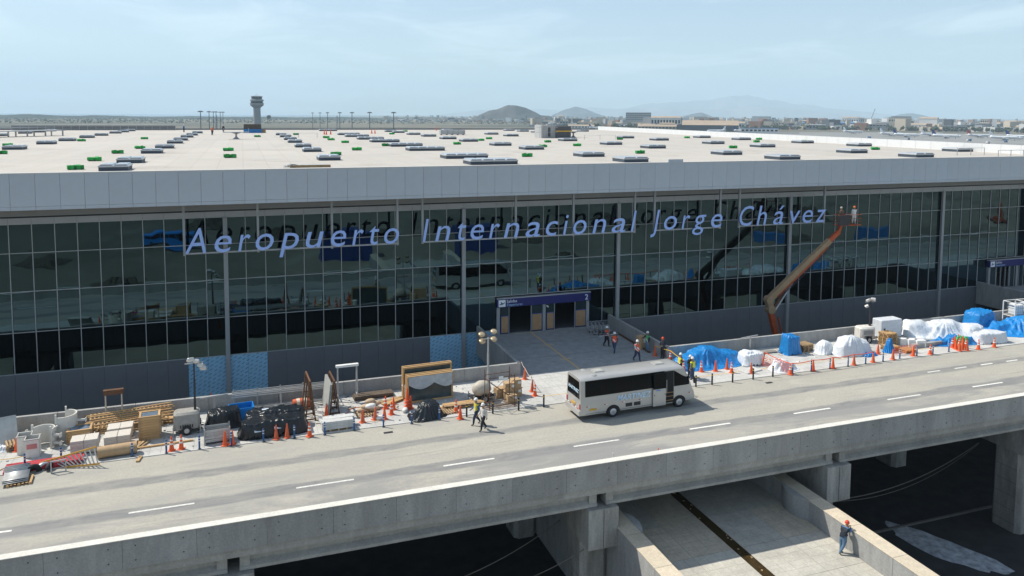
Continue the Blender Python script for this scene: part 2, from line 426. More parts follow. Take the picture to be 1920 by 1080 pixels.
# dashed lane lines
dash_me = MB().box(0, 3.13, -.075, .075, 0, .004).mesh('lane_dash', m_white_line)
for k in range(-6, 14):
    link('lane_dash', dash_me, deck, (-5.92 + 8.31*k, 42.17 - .012*k, .004))
sd_me = MB().box(0, 1.3, -.075, .075, 0, .004).mesh('short_dash', m_white_line)
for k in range(12): link('short_dash', sd_me, deck, (46.0 + 2.9*k if k else 47.4, 45.75, .004)) if k > 1 else None
# yellow flow line across the pavement to the entrance, with cross ticks
yl = MB().box(-.09, .09, 50.6, 66.2, 0, .004); yl.box(-.55, .55, 62.0, 62.16, .0, .0045); yl.box(-.55, .55, 57.9, 58.06, 0, .0045); yl.box(-1.6, .9, 66.2, 66.32, 0, .004)
yl.build('yellow_line', m_yellow_line, deck, loc=(25.35, 0, .036))
yb = MB().box(20.5, 60, 50.55, 50.66, 0, .004); yb.build('yellow_line', m_yellow_line, deck, loc=(0, 0, .034))

# parapet: cast panels about 3.2 m long with open joints
panel_w = 3.18
pmes = [MB().bbox(.004, panel_w-.004, 37.78, 38.12, -.52, .9, .008).mesh('parapet_panel', m_road_conc)]
tie = MB()
for tx in (.55, 2.6):
    for tz in (-.15, .55): tie.tube((tx, 37.75, tz), (tx, 37.784, tz), .028, 6)
tie_me = tie.mesh('tie_hole', m_dark)
i = 0; x = -40.6
while x < 110:
    pn = link('parapet_panel', pmes[0], deck, (x, 0, 0))
    link('tie_hole', tie_me, pn)
    x += panel_w
MB().box(X0, -40.62, 37.8, 38.1, -.5, .9).build('parapet_end', m_road_conc, deck)
MB().box(X0, X1, 37.70, 38.16, .9, .935).build('parapet_coping', concrete('pale_coping', (.62, .60, .54), .08), deck)  # coping colour lightened to paint sunlight on the parapet top
# rear wall of the pavement, with its gaps for the entrance bridges
BR = [(20.3, 33.5), (82.6, 96.0)]
def wallrun(a, b):
    n_ = max(1, round((b-a)/4.6)); w_ = (b-a)/n_
    me = MB().bbox(.008, w_-.008, 55.3, 55.56, -.95, 1.05, .015).mesh('wall_panel', m_wall)
    for k in range(n_): link('wall_panel', me, deck, (a + k*w_, 0, 0))
wallrun(X0, BR[0][0]); wallrun(BR[0][1], BR[1][0]); wallrun(BR[1][1], X1)
# piers under the deck: hammerhead cap beam on a broad column
CAPS = [-37.5, -19.0, -.85, 19.05, 35.85, 54.6, 73, 92, 111]
cap_prof = [(38.35, -1.66), (54.8, -1.66), (54.8, -4.2), (38.35, -4.2)]
PIERL = {-1: 'concrete pier under the viaduct by the stacked timber and lighting tower', 19: 'concrete pier between the ramp and the unlit ground where thin cables slant', 36: 'concrete pier behind the ramp wall the worker leans on', 55: 'tall concrete pier standing on the dark lower road with the spill'}
for cx in CAPS:
    pr_ = T('bridge_pier', PIERL.get(round(cx), 'concrete pier with deep cap beam under a far stretch of the viaduct'), 'pier', (cx, 0, 0), group='piers under the viaduct')
    cap = MB().bbox(-.95, .95, 37.9, 54.8, -4.25, -1.90, .03).build('cap_beam', m_pier, pr_)
    MB().box(-.012, .012, 37.885, 37.91, -4.22, -1.93).build('form_joint', m_dark, cap)
    for (y0, y1) in ((39.0, 41.3), (50.5, 52.8)):
        c = MB(); c.prism([(-.86, y0+.3), (-.56, y0), (.56, y0), (.86, y0+.3), (.86, y1-.3), (.56, y1), (-.56, y1), (-.86, y1-.3)], 'Z', GZ, -4.25)
        cc = c.build('column', m_pier, pr_)
        g = MB()
        for z in range(5): g.box(-.868, .868, y0+.30, y1-.3, -5.6-z*1.05, -5.585-z*1.05)
        g.build('form_joint', m_dark, cc)
    for dx in (-.6, .6):
        MB().box(dx-.28, dx+.28, 38.45, 38.8, -1.90, -1.865).build('bearing', m_dark, pr_)
# I-girders, one set per span
gp = [(-.40, -1.86), (.40, -1.86), (.40, -1.70), (.12, -1.52), (.12, -1.22), (.32, -1.06), (.32, -.975), (-.32, -.975), (-.32, -1.06), (-.12, -1.22), (-.12, -1.52), (-.40, -1.70)]
for a, b in zip(CAPS[:-1], CAPS[1:]):
    for gy_ in (38.62, 41.5, 44.5, 47.5, 50.5, 53.5):
        MB().prism([(gy_ + p, z) for p, z in gp], 'X', a + .28, b - .28).build('girder', m_girder, deck)
        for e in (a + .28, b - .78):
            MB().box(e + .012, e + .488, gy_ - .33, gy_ + .33, -1.69, -.99).build('end_block', m_girder, deck)

# ---- sunken ramp passing under the viaduct
RZ = -4.5
ramp = T('ramp', None, None); struct(ramp)
RX0, RX1, RY0, RY1 = 21.0, 32.62, 4.0, 54.0
MB().box(RX0-.9, RX1+.9, RY0, RY1, RZ-1.0, RZ-.02).build('ramp_bed', m_pier, ramp)
sl_w = [(21.02, 23.62), (23.64, 26.28), (26.98, 30.0), (30.02, 32.6)]
tile_mats = [m_rampslab, concrete('ramp_slab_warm', (.50, .44, .34), .18, zstretch=1), m_rampslab]
for yk in range(14):
    y0 = RY0 + .3 + yk*3.5
    if y0 > RY1 - .5: break
    for a, b in sl_w:
        sl = MB().box(a, b, y0 + .012, min(y0+3.488, RY1), RZ-.05, RZ).build('slab', rnd.choice(tile_mats), ramp)
    # fine saw joints within the slabs
    j = MB()
    for a, b in sl_w:
        for q in range(1, 4): j.box(a + (b-a)*q/4 - .006, a + (b-a)*q/4 + .006, y0 + .02, y0 + 3.48, RZ, RZ + .003)
        for q in range(1, 5): j.box(a + .02, b - .02, y0 + .7*q - .006, y0 + .7*q + .006, RZ + .0005, RZ + .0035)
    j.build('saw_joint', P('joint_filler', (.30, .28, .24), .9), ramp)
MB().box(26.3, 26.96, RY0, RY1, RZ-.02, RZ-.005).build('drain_water', P('brown_drain_water', (.055, .035, .012), .12, 0, .4, 2, spec=.5), ramp)
rb = MB()
for k in range(26):
    rb.obox((26.62 + rnd.uniform(-.25, .25), rnd.uniform(24, 44), RZ + .01), (rnd.uniform(.05, .18), rnd.uniform(.04, .1), .04), rnd.uniform(0, 3))
tag(rb.build('drain_litter', m_wood2, None), 'scattered bits of debris floating in the ramp drain', 'debris', kind='stuff')
for side, (xa, xb) in (('left', (19.95, 21.0)), ('right', (32.62, 33.6))):
    y = RY0
    while y < RY1 - .1:
        y2 = min(y + 3.3, RY1)
        wp = MB(); i0 = xa; i1 = xb
        wp.prism([(xa, GZ), (xb, GZ), (xb, RZ+1.3), (xa, RZ+1.3)], 'Y', y + .012, y2 - .012)
        wp.build('wall_panel', m_wall, ramp)
        MB().box(xa-.02, xb+.02, y + .012, y2 - .012, RZ+1.3, RZ+1.33).build('coping', m_sand, ramp)
        y = y2
    # rounded thickening of the wall under the deck edge
    n_ = MB(); xi = xb if side == 'left' else xa; sg = 1 if side == 'left' else -1
    poly = [(xi - sg*.02, 36.9)] + [(xi + sg*.45*sin(pi*k/10), 36.9 + 2.6*k/10) for k in range(11)] + [(xi - sg*.02, 39.5)]
    n_.prism(poly, 'Z', RZ + .003, RZ + 1.34).build('wall_nib', m_wall, ramp)

# ---- white spill and a kerb line on the lower road
sp = MB(); pts = []
for k in range(28):
    a = 2*pi*k/28; r = 1 + .12*sin(3*a) + rnd.uniform(-.1, .1)
    pts.append((cos(a)*3.6*r, sin(a)*.72*r))
pts = [(a*1.15, b*1.9) for a, b in pts]; sp.prism(pts, 'Z', 0, .006)
tag(sp.build('dried_spill', P('dried_cement', (.40, .42, .44), .9, 0, .5, 1.6), loc=(*G(1770, 1030, GZ)[:2], GZ + .066), rz=radians(-68)), 'whitish dried cement spill on the dark lower road', 'spill')
struct(MB().box(37, 75, 0, .16, 0, .14).build('kerb', P('dark_kerb', (.12,.11,.10), .9), loc=(0, 42.6, GZ+.06)))  # kerb in one even dark tone

# ================================================================== the terminal
term = T('terminal_building', 'long airport terminal with dark mirrored glass front and pale flat roof', 'building')
YF = 66.73
def glass_mat():
    mt = bpy.data.materials.new('tinted_mirror_glass'); mt.use_nodes = True; n, l = mt.node_tree.nodes, mt.node_tree.links
    b = n['Principled BSDF']; b.inputs['Base Color'].default_value = (.048, .086, .106, 1)
    b.inputs['Metallic'].default_value = 1; b.inputs['Roughness'].default_value = .015
    tc = n.new('ShaderNodeNewGeometry'); no = n.new('ShaderNodeTexNoise'); no.inputs['Scale'].default_value = .55; no.inputs['Detail'].default_value = 1
    oi = n.new('ShaderNodeObjectInfo'); ad = n.new('ShaderNodeVectorMath'); ad.operation = 'MULTIPLY_ADD'
    ad.inputs[1].default_value = (1, 1, 1)
    cb = n.new('ShaderNodeCombineXYZ'); ml = n.new('ShaderNodeMath'); ml.operation = 'MULTIPLY'; ml.inputs[1].default_value = 3
    l.new(oi.outputs['Random'], ml.inputs[0]); l.new(ml.outputs[0], cb.inputs[1])
    l.new(tc.outputs['Position'], ad.inputs[0]); l.new(cb.outputs[0], ad.inputs[2]); l.new(ad.outputs[0], no.inputs['Vector'])
    bp = n.new('ShaderNodeBump'); bp.inputs['Strength'].default_value = .06; bp.inputs['Distance'].default_value = .12
    l.new(no.outputs['Fac'], bp.inputs['Height']); l.new(bp.outputs[0], b.inputs['Normal'])
    MATS['glass'] = mt; return mt
m_glass = glass_mat()
m_fascia = P('fascia_panel', (.45, .495, .54), .55, .0, .035, .8)
m_basep = P('base_cladding', (.135, .152, .170), .5, .1, .06, .8)
m_trim = P('facade_trim', (.37, .385, .40), .5, .1, .05, 1)
m_mull = P('mullion', (.36, .38, .39), .5, .2, .05, 2)
m_colm = P('facade_column', (.30, .32, .335), .5, .15, .05, 1)
m_cove = P('cove_panel', (.27, .28, .28), .7, 0, .05, 1)
m_roof = concrete('roof_membrane', (.46, .43, .385), .07, .05, .03, 1)
# welded membrane laps and foot traffic marks on the roof
def _roof():
    n, l = m_roof.node_tree.nodes, m_roof.node_tree.links; b = n['Principled BSDF']; src = b.inputs['Base Color'].links[0].from_socket
    geo = n.new('ShaderNodeNewGeometry'); br = n.new('ShaderNodeTexBrick'); br.inputs['Scale'].default_value = 1; br.inputs['Brick Width'].default_value = 24; br.inputs['Row Height'].default_value = 2.1
    br.inputs['Mortar Size'].default_value = .03; br.inputs['Color1'].default_value = (1, 1, 1, 1); br.inputs['Color2'].default_value = (.955, .955, .95, 1); br.inputs['Mortar'].default_value = (.82, .81, .79, 1)
    mp = n.new('ShaderNodeMapping'); mp.inputs['Rotation'].default_value = (0, 0, pi/2); l.new(geo.outputs['Position'], mp.inputs[0]); l.new(mp.outputs[0], br.inputs['Vector'])
    mx = n.new('ShaderNodeMix'); mx.data_type = 'RGBA'; mx.blend_type = 'MULTIPLY'; mx.inputs['Factor'].default_value = 1; l.new(src, mx.inputs['A']); l.new(br.outputs['Color'], mx.inputs['B'])
    no = n.new('ShaderNodeTexNoise'); no.inputs['Scale'].default_value = .12; no.inputs['Detail'].default_value = 8; no.inputs['Distortion'].default_value = 1.5; l.new(geo.outputs['Position'], no.inputs['Vector'])
    mr = n.new('ShaderNodeMapRange'); mr.inputs['From Min'].default_value = .56; mr.inputs['From Max'].default_value = .72; mr.inputs['To Max'].default_value = .45; l.new(no.outputs['Fac'], mr.inputs['Value'])
    m2 = n.new('ShaderNodeMix'); m2.data_type = 'RGBA'; m2.inputs['B'].default_value = (.30, .275, .235, 1); l.new(mr.outputs[0], m2.inputs['Factor']); l.new(mx.outputs['Result'], m2.inputs['A']); l.new(m2.outputs['Result'], b.inputs['Base Color'])
_roof()
# mullion lines
cols_x = [-1.5, 18.8, 34.5, 54.9, 76.4]; bays = [13, 10, 13, 14]
ML = [-1.5 - 1.534*k for k in range(15, 0, -1)]
for c0, c1, n_ in zip(cols_x[:-1], cols_x[1:], bays): ML += [c0 + (c1-c0)*k/n_ for k in range(n_)]
ML += [76.4 + 1.53*k for k in range(12)]
ROWS = [.42, 3.65, 6.82, 9.80, 12.0]
ENT = [(22.0, 31.55), (84.15, 93.7)]             # sign boxes over the doors
pane_cache = {}
def pane(x0, x1, z0, z1):
    k = (round(x1-x0, 3), round(z1-z0, 3))
    if k not in pane_cache:
        pane_cache[k] = MB().box(.02, k[0]-.02, 0, .03, .02, k[1]-.02).mesh('glass_pane', m_glass)
    g_ = link('glass_pane', pane_cache[k], term, (x0, YF, z0)); g_.rotation_euler = (rnd.gauss(0, .0022), 0, rnd.gauss(0, .0022))
base_cache = {}
def in_ent(x): return any(a - .3 < x < b + .2 for a, b in ENT)
film_spans = [(-4.6, 1.6), (16.0, 21.2)]
def film_mat():
    mt = P('blue_protective_film', (.26, .50, .70), .45, 0, .06, 2)
    n, l = mt.node_tree.nodes, mt.node_tree.links; b = n['Principled BSDF']
    src = b.inputs['Base Color'].links[0].from_socket
    geo = n.new('ShaderNodeNewGeometry'); mp = n.new('ShaderNodeMapping'); mp.inputs['Rotation'].default_value = (pi/2, 0, 0)
    l.new(geo.outputs['Position'], mp.inputs[0])
    mp2 = n.new('ShaderNodeMapping'); mp2.inputs['Rotation'].default_value = (0, 0, radians(32)); l.new(mp.outputs[0], mp2.inputs[0])
    br = n.new('ShaderNodeTexBrick'); br.inputs['Scale'].default_value = 1; br.inputs['Brick Width'].default_value = .46; br.inputs['Row Height'].default_value = .27
    br.inputs['Mortar Size'].default_value = .098; br.inputs['Mortar Smooth'].default_value = 0; br.offset = .5
    l.new(mp2.outputs[0], br.inputs['Vector'])
    no = n.new('ShaderNodeTexNoise'); no.inputs['Scale'].default_value = 28; no.inputs['Detail'].default_value = 1; l.new(mp2.outputs[0], no.inputs['Vector'])
    gt = n.new('ShaderNodeMath'); gt.operation = 'GREATER_THAN'; gt.inputs[1].default_value = .50; l.new(no.outputs['Fac'], gt.inputs[0])
    iv = n.new('ShaderNodeMath'); iv.operation = 'SUBTRACT'; iv.inputs[0].default_value = 1; l.new(br.outputs['Fac'], iv.inputs[1])
    mu = n.new('ShaderNodeMath'); mu.operation = 'MULTIPLY'; l.new(iv.outputs[0], mu.inputs[0]); l.new(gt.outputs[0], mu.inputs[1])
    mx = n.new('ShaderNodeMix'); mx.data_type = 'RGBA'; mx.inputs['B'].default_value = (.012, .03, .06, 1)
    l.new(mu.outputs[0], mx.inputs['Factor']); l.new(src, mx.inputs['A']); l.new(mx.outputs['Result'], b.inputs['Base Color'])
    return mt
m_film = film_mat()
mul_top = MB().box(-.028, .028, YF-.07, YF+.02, 0, 12.0-.42).mesh('mullion', m_mull)
mul_half = MB().box(-.028, .028, YF-.07, YF+.02, 3.65-.42, 12.0-.42).mesh('mullion', m_mull)
for k in range(len(ML)-1):
    x0, x1 = ML[k], ML[k+1]; xc = (x0+x1)/2; ent = in_ent(xc)
    for r in range(4):
        if r == 0 and ent: continue
        pane(x0, x1, ROWS[r], ROWS[r+1])
    if x0 not in cols_x:
        link('mullion', mul_half if in_ent(x0) else mul_top, term, (x0, 0, .42))
    key = round(x1-x0, 3)
    if not (ent):
        film = any(a < xc < b for a, b in film_spans)
        if (key, film) not in base_cache:
            base_cache[key, film] = MB().box(.008, key-.008, YF-.09, YF-.03, -10.4, .40).mesh('base_panel', m_film if film else m_basep)
        bp_ = link('base_panel', base_cache[key, film], term, (x0, 0, 0))
        if film: bp_['label'] = 'cladding panel still in blue printed protective film'
for z in ROWS[1:4]:
    MB().box(ML[0], ML[-1], YF-.055, YF+.018, z-.026, z+.026).build('transom', m_mull, term)
for a, b in ((ML[0], ENT[0][0]), (ENT[0][1], ENT[1][0])):
    MB().box(a, b, YF-.10, YF+.015, .40, .46).build('sill', m_mull, term)
for c in cols_x:
    MB().box(c-.17, c+.17, YF-.34, YF-.07, -10.4, 12.0).build('column', m_colm, term)
MB().box(ML[0]-40, ML[-1]+2, YF-.12, YF+.2, 12.0, 12.5).build('head_trim', m_trim, term)
hj = MB().box(-.006, .006, YF-.124, YF-.118, 12.01, 12.49).mesh('trim_joint', m_dark)
for x in ML: link('trim_joint', hj, term, (x, 0, 0))
MB().box(ML[0]-40, ML[-1]+2, YF+.06, YF+.25, 12.5, 12.62).build('shadow_gap', m_dark, term)
MB().box(ML[0]-40, ML[-1]+2, YF-.16, YF+.2, 12.62, 13.6).build('cove', m_cove, term)
# fascia: tall panels with a lower trim course
FY = 63.2; fw = 1.585
fp = MB().box(.008, fw-.008, FY, FY+.12, 13.72, 16.1).mesh('fascia_panel', m_fascia)
fl = MB().box(.008, fw-.008, FY+.01, FY+.12, 13.45, 13.708).mesh('fascia_course', m_fascia)
x = -15.77 - fw*22
while x < 92.4:
    link('fascia_panel', fp, term, (x, 0, 0)); link('fascia_course', fl, term, (x, 0, 0)); x += fw
xr = x
MB().box(-51, xr, FY+.121, FY+.3, 13.46, 16.0).build('fascia_backing', P('fascia_subframe', (.16, .175, .19), .7), term)
MB().box(-51, xr, FY-.03, FY+.32, 16.1, 16.16).build('roof_coping', P('pale_metal_coping', (.66, .64, .60), .5, 0, .03), term)
MB().box(-51, xr, FY+.3, YF-.16, 13.5, 13.6).build('soffit', m_cove, term)
gp_ = MB().box(37.9, 39.5, FY-.05, FY+.1, 16.1, 16.42).build('raised_fascia_panel', m_fascia, term)
# roof sheet: slightly skewed right-hand edge
RXR0, RXR1 = xr, 110.0
MB().add([(-51, FY+.3, 15.9), (xr, FY+.3, 15.9), (RXR1, 230, 15.9), (-160, 230, 15.9), (-160, FY+60, 15.9), (-51, FY+60, 15.9)], [(0,1,2,3,4,5)]).build('roof', m_roof, term)
MB().add([(-51, FY+.3, 13.65), (xr, FY+.3, 13.65), (RXR1, 230, 13.65), (-160, 230, 13.65), (-51, FY+60, 13.65)], [(4,3,2,1,0)]).build('ceiling', m_cove, term)
MB().box(-160, RXR1, 229.7, 230, GZ, 16.3).build('rear_wall', m_basep, term)
sw = MB().add([(xr, FY+.1, GZ), (RXR1, 230, GZ), (RXR1, 230, 16.0), (xr, FY+.1, 16.0), (xr+.35, FY+.1, GZ), (RXR1+.35, 230, GZ), (RXR1+.35, 230, 16.0), (xr+.35, FY+.1, 16.0)],
    [(0,1,2,3),(4,7,6,5),(0,4,5,1),(3,2,6,7),(0,3,7,4),(1,5,6,2)]); sw.build('side_wall', m_basep, term)
MB().box(-51.3, -51, FY+.1, FY+60, GZ, 16.1).build('side_wall', m_basep, term)
MB().box(-160, -51, FY+60, FY+60.3, GZ, 16.1).build('side_wall', m_basep, term)
# white upstand along the right-hand roof edge, in sheet lengths
m_up = P('white_sheet', (.66, .67, .67), .5, 0, .03)
dx_, dy_ = RXR1 - xr, 230 - FY
L_ = hypot(dx_, dy_); ang = atan2(dy_, dx_)
upm = MB().box(.02, 2.98, -.06, .06, 15.9, 17.05).mesh('upstand_sheet', m_up)
for k in range(int(L_ // 3) - 1):
    t = (k*3 + 1.5) / L_
    link('upstand_sheet', upm, term, (xr - .4 + dx_*t, FY + dy_*t, 0), ang)
# interior seen through the doors
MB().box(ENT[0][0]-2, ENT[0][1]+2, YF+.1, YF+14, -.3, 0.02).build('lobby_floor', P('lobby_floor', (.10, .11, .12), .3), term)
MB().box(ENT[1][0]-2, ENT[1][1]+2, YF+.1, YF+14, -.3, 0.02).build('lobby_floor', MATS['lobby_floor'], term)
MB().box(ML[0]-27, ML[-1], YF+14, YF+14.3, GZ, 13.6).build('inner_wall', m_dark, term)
# skylights on a regular grid
m_sky_glass = P('skylight_polycarbonate', (.33, .35, .38), .25, 0, .12, 1.5, spec=.6)
m_sky_kerb = P('skylight_kerb', (.055, .075, .10), .6, 0, .1)
m_sky_frame = P('skylight_frame', (.42, .44, .46), .4, .3, .06)
def skylight_me(w, d):
    k = MB().box(-w/2, w/2, 0, d, 0, .30).mesh('skylight', m_sky_kerb)
    f = MB().bbox(-w/2-.05, w/2+.05, -.05, d+.05, .30, .42, .02).mesh('frame', m_sky_frame)
    g = MB(); nn = 2 if w < 4 else 4; pw = w/nn
    for q in range(nn):
        g.prism([(-w/2+q*pw+.05, .42), (-w/2+(q+1)*pw-.05, .42), (-w/2+(q+1)*pw-.12, .52), (-w/2+q*pw+.12, .52)], 'Y', .04, d-.04)
    return k, f, g.mesh('glazing', m_sky_glass)
SK = {2.1: skylight_me(2.1, 2.6), 4.6: skylight_me(4.6, 2.6), 2.7: skylight_me(2.7, 2.6)}
def skylight(x, y, w):
    k, f, g = SK[w]; s = link('skylight', k, term, (x, y, 15.9))
    link('frame', f, s); link('glazing', g, s)
rows_y = [67.6, 77.6, 95.6, 108.8, 126.3, 140, 157, 171.5, 190, 201, 213]
for cx, w, skip in ((-44.3, 2.1, ()), (-26.8, 2.1, (0, 1)), (-9.8, 2.1, (9, 10)), (8.0, 2.1, (0, 8, 9, 10)), (22.2, 4.6, (8, 9)), (36.9, 2.7, (10,)), (55.5, 2.7, (5, 8)), (74.5, 2.7, (6, 7)), (92.8, 2.7, (0, 6, 7, 8))):
    for q, y in enumerate(rows_y):
        if q in skip: continue
        if cx == -44.3 and y < 118: continue
        skylight(cx + rnd.uniform(-.15, .15), y, w)
# entrances: sign box, posts, glass leaves half boarded with plywood
m_navy = P('navy_sign', (.012, .018, .13), .35, 0, .06)
m_ply = P('plywood_board', (.34, .21, .11), .8, 0, .1, 3)
m_tape = P('blue_tape', (.02, .06, .28), .6)
m_signwhite = P('sign_white', (.75, .78, .80), .5, 0, .02)
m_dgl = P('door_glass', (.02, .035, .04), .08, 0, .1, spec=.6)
for e, (a, b) in enumerate(ENT):
    MB().box(a, b, YF-.34, YF+.05, 2.62, 3.42).build('sign_box', m_navy, term)
    sb = MB().box(a-.02, b+.02, YF-.36, YF+.06, 3.42, 3.50).build('entrance_canopy', m_trim, term)
    yy = YF - .346
    pc = MB().box(a+.14, a+.82, yy, yy+.004, 2.68, 3.33).build('pictogram', m_signwhite, term)
    pl = MB(); pl.add([(x, yy-.003, z) for x, z in ((a+.2,2.93),(a+.3,2.96),(a+.42,2.94),(a+.34,3.14),(a+.40,3.15),(a+.56,3.0),(a+.74,3.1),(a+.77,3.06),(a+.60,2.92),(a+.3,2.86))], [(0,1,2,3,4,5,6,7,8,9)])
    pl.build('plane_symbol', m_navy, pc)
    text_obj('Salidas', .40, 'sign_text', m_signwhite, term, M4=Matrix.Translation((a+.92, yy, 3.04)) @ UPRIGHT, extrude=.004)
    text_obj('Departures', .34, 'sign_text', P('sign_pale_blue', (.35, .55, .75), .5), term, M4=Matrix.Translation((a+.92, yy, 2.72)) @ UPRIGHT, extrude=.004, shear=.2)
    text_obj('2' if e == 0 else '1', .74, 'sign_text', m_signwhite, term, M4=Matrix.Translation((b-.62, yy, 2.75)) @ UPRIGHT, extrude=.004)
    for px_ in (a+.02, a+4.62, b-.38):
        MB().box(px_, px_+.30, YF-.2, YF+.1, 0.03, 2.62).build('door_post', m_colm, term)
    for q, (p0, p1) in enumerate(((a+.4, a+1.2), (a+3.48, a+4.58), (a+5.0, a+5.8), (a+8.0, b-.4))):
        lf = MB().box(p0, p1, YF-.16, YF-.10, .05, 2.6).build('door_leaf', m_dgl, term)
        if e == 0:
            MB().box(p0+.02, p1-.02, YF-.185, YF-.162, .12, 1.76).build('tape_border', m_tape, lf)
            MB().box(p0+.07, p1-.07, YF-.205, YF-.187, .17, 1.70).build('board', m_ply, lf)
        MB().box(p0-.05 if q % 2 else p1, p0 if q % 2 else p1+.05, YF-.2, YF-.08, .03, 2.62).build('door_jamb', m_mull, lf)
    if e == 1:
        for q in range(6): MB().box(a+1.3+q*.75, a+1.35+q*.75, YF-.2, YF-.08, .03, 2.62).build('door_jamb', m_mull, term)
# camera on the middle post
cc_ = MB().tube((26.95, YF-.75, 2.45), (26.9, YF-.5, 2.5), .07, 8); cc_.build('wall_camera', m_white, term)
# entrance bridges
def br_mat():
    mt = P('bridge_floor', (.30, .31, .315), .8, 0, .14, 1.5, .15, 40)
    return mt
for e, (a, b) in enumerate(BR):
    br = T('entrance_bridge', ['broad concrete bridge with yellow floor line leading to the boarded doors', 'concrete entrance bridge with parapet beyond the heaped blue tarpaulins'][e], 'bridge', group='bridges from the pavement to the terminal doors')
    MB().box(a, b, 55.3, YF+.05, -.9, .0301 if 0 else .032).build('bridge_deck', br_mat(), br)
    for k in range(1, 3): MB().box(a+.3, b-.3, 55.3+3.8*k, 55.32+3.8*k, .032, .0345).build('joint', m_dark, br)
    for wx in (a-.26, b):
        for k in range(3):
            MB().bbox(wx, wx+.26, 55.31+3.75*k+.008, 55.31+3.75*(k+1)-.008, -1.6, 1.05, .015).build('wall_panel', m_wall, br)
    MB().box(a+1, b-1, 57, 58.5, GZ, -.9).build('support', m_pier, br)

# ---- raised lettering hung under the roof edge
m_letter = P('pale_blue_letter_face', (.36, .52, .93), .5, 0, .03)
m_lside = P('letter_return', (.02, .025, .05), .6)
sign = T('facade_sign', 'large raised pale blue italic lettering Aeropuerto Internacional Jorge Chávez hung before the glass', 'sign')
LET = [('A',346,386),('e',402,434),('r',446,470),('o',479,513),('p',523,560),('u',573,607),('e',620,649),('r',660,682),('t',693,711),('o',720,748),
 ('I',792,804),('n',815.5,844),('t',858,874),('e',882,907),('r',916.7,937),('n',944,973),('a',985,1012),('c',1023,1046),('i',1055,1065.5),('o',1074,1099),('n',1110,1135.5),('a',1146,1172),('l',1182,1192.5),
 ('J',1219,1236),('o',1244,1268),('r',1277,1293),('g',1297,1323),('e',1332,1353),('C',1385,1412),('h',1417,1436),('á',1448,1469),('v',1479,1499),('e',1503,1522),('z',1527,1547)]
LY = 64.5
CAPH = None
for ch, p0, p1 in LET:
    xa, xb = GY(p0, 440, LY)[0], GY(p1, 440, LY)[0]
    o = text_obj(ch, 2.75, 'letter', m_letter, sign, shear=.22, extrude=.06, offset=.0)
    me = o.data; co = np.array([v.co[:] for v in me.vertices])
    if CAPH is None: CAPH = 2.0 / (co[:, 1].max() - co[:, 1].min())
    mn, mx_ = co[:, 0].min(), co[:, 0].max()
    sx = (xb - xa) / (mx_ - mn)
    for v, c in zip(me.vertices, co):
        v.co = ((c[0]-mn)*sx, c[2], c[1]*CAPH)
    me.materials.append(m_lside)
    me.update()
    for f in me.polygons:
        if abs(f.normal.y) < .5: f.material_index = 1
    o.location = (xa, LY, 9.50)
posts = [[344,483,622,745],[792,967,1075,1190],[1227,1350],[1386,1545]]
for g in posts:
    xs = [GY(p, 400, LY+.2)[0] for p in g]
    for x in xs: MB().box(x-.09, x+.09, LY+.12, LY+.30, 9.3, 13.5).build('hanger', m_colm, sign)
    MB().box(xs[0], xs[-1], LY+.10, LY+.2, 9.40, 9.52).build('rail', m_steel, sign)
# ================================================================== things on the pavement
SZ = .03
# ---- bollards
def bollard(kind):
    t = T('bollard', 'x', 'bollard')
    if kind == 'blue':
        MB().lathe([(.055, .03), (.055, .78), (.045, .83), (.02, .85)], 10).build('post', m_bollblue, t, 'auto')
        MB().lathe([(.10, 0), (.10, .02), (.06, .035)], 10).build('base', m_dark, t)
        for z in (.52, .68): MB().lathe([(.0575, z), (.0575, z+.05)], 10).build('reflective_band', m_reflect, t)
    else:
        MB().lathe([(.062, 0), (.062, .84), (.04, .87)], 10).build('post', m_black, t, 'auto')
        MB().lathe([(.065, .70), (.065, .76)], 10).build('reflective_band', m_yellow, t)
    return t
protos = {}
def put(kind, make, loc, rz=0, label=None, group=None, scale=None):
    if kind not in protos:
        t = protos[kind] = make(); t.location = loc; t.rotation_euler = (0, 0, rz)
        if scale: t.scale = (scale,)*3
        if label: t['label'] = label
        if group: t['group'] = group
        return t
    return copy_tree(protos[kind], loc, rz, label, group, scale=scale or 1)
for px, py in ((47,877),(115,865),(248,856),(312,850),(374,842),(434,835),(494,828),(552,821),(609,815),(664,807),(719,800),(772,794),(824,787)):
    put('bb', lambda: bollard('blue'), G(px, py), 0, 'slim blue bollard with pale bands along the kerb by the timber and black tarpaulins', 'blue bollards along the kerb')
for px, py in ((1486,700),(1521,696),(1556,691),(1590,686.5),(1623,682),(1655.6,677.4),(1687,672.5),(1719,667.5),(1749,664),(1779,659.6)):
    put('bb', lambda: bollard('blue'), G(px, py), 0, 'slim blue bollard along the kerb by the white wrapped bales', 'blue bollards along the kerb')
for px, py in ((875,781),(924,775),(972.5,769),(1019.5,762.5)):
    put('bk', lambda: bollard('black'), G(px, py), 0, 'black bollard with yellow band on the kerb behind the bus by the scaffold frame', 'black bollards along the kerb')
for px, py in ((1335,721),(1373.5,716.5),(1412,711),(1449,706)):
    put('bk', lambda: bollard('black'), G(px, py), 0, 'black bollard with yellow band on the kerb ahead of the bus', 'black bollards along the kerb')
for x in (22.1, 24.6, 27.1, 29.6, 32.1):
    put('bk', lambda: bollard('black'), (x, 48.8, SZ), 0, 'black bollard with yellow band on the kerb hidden beside the bus', 'black bollards along the kerb') if x > 31 else None

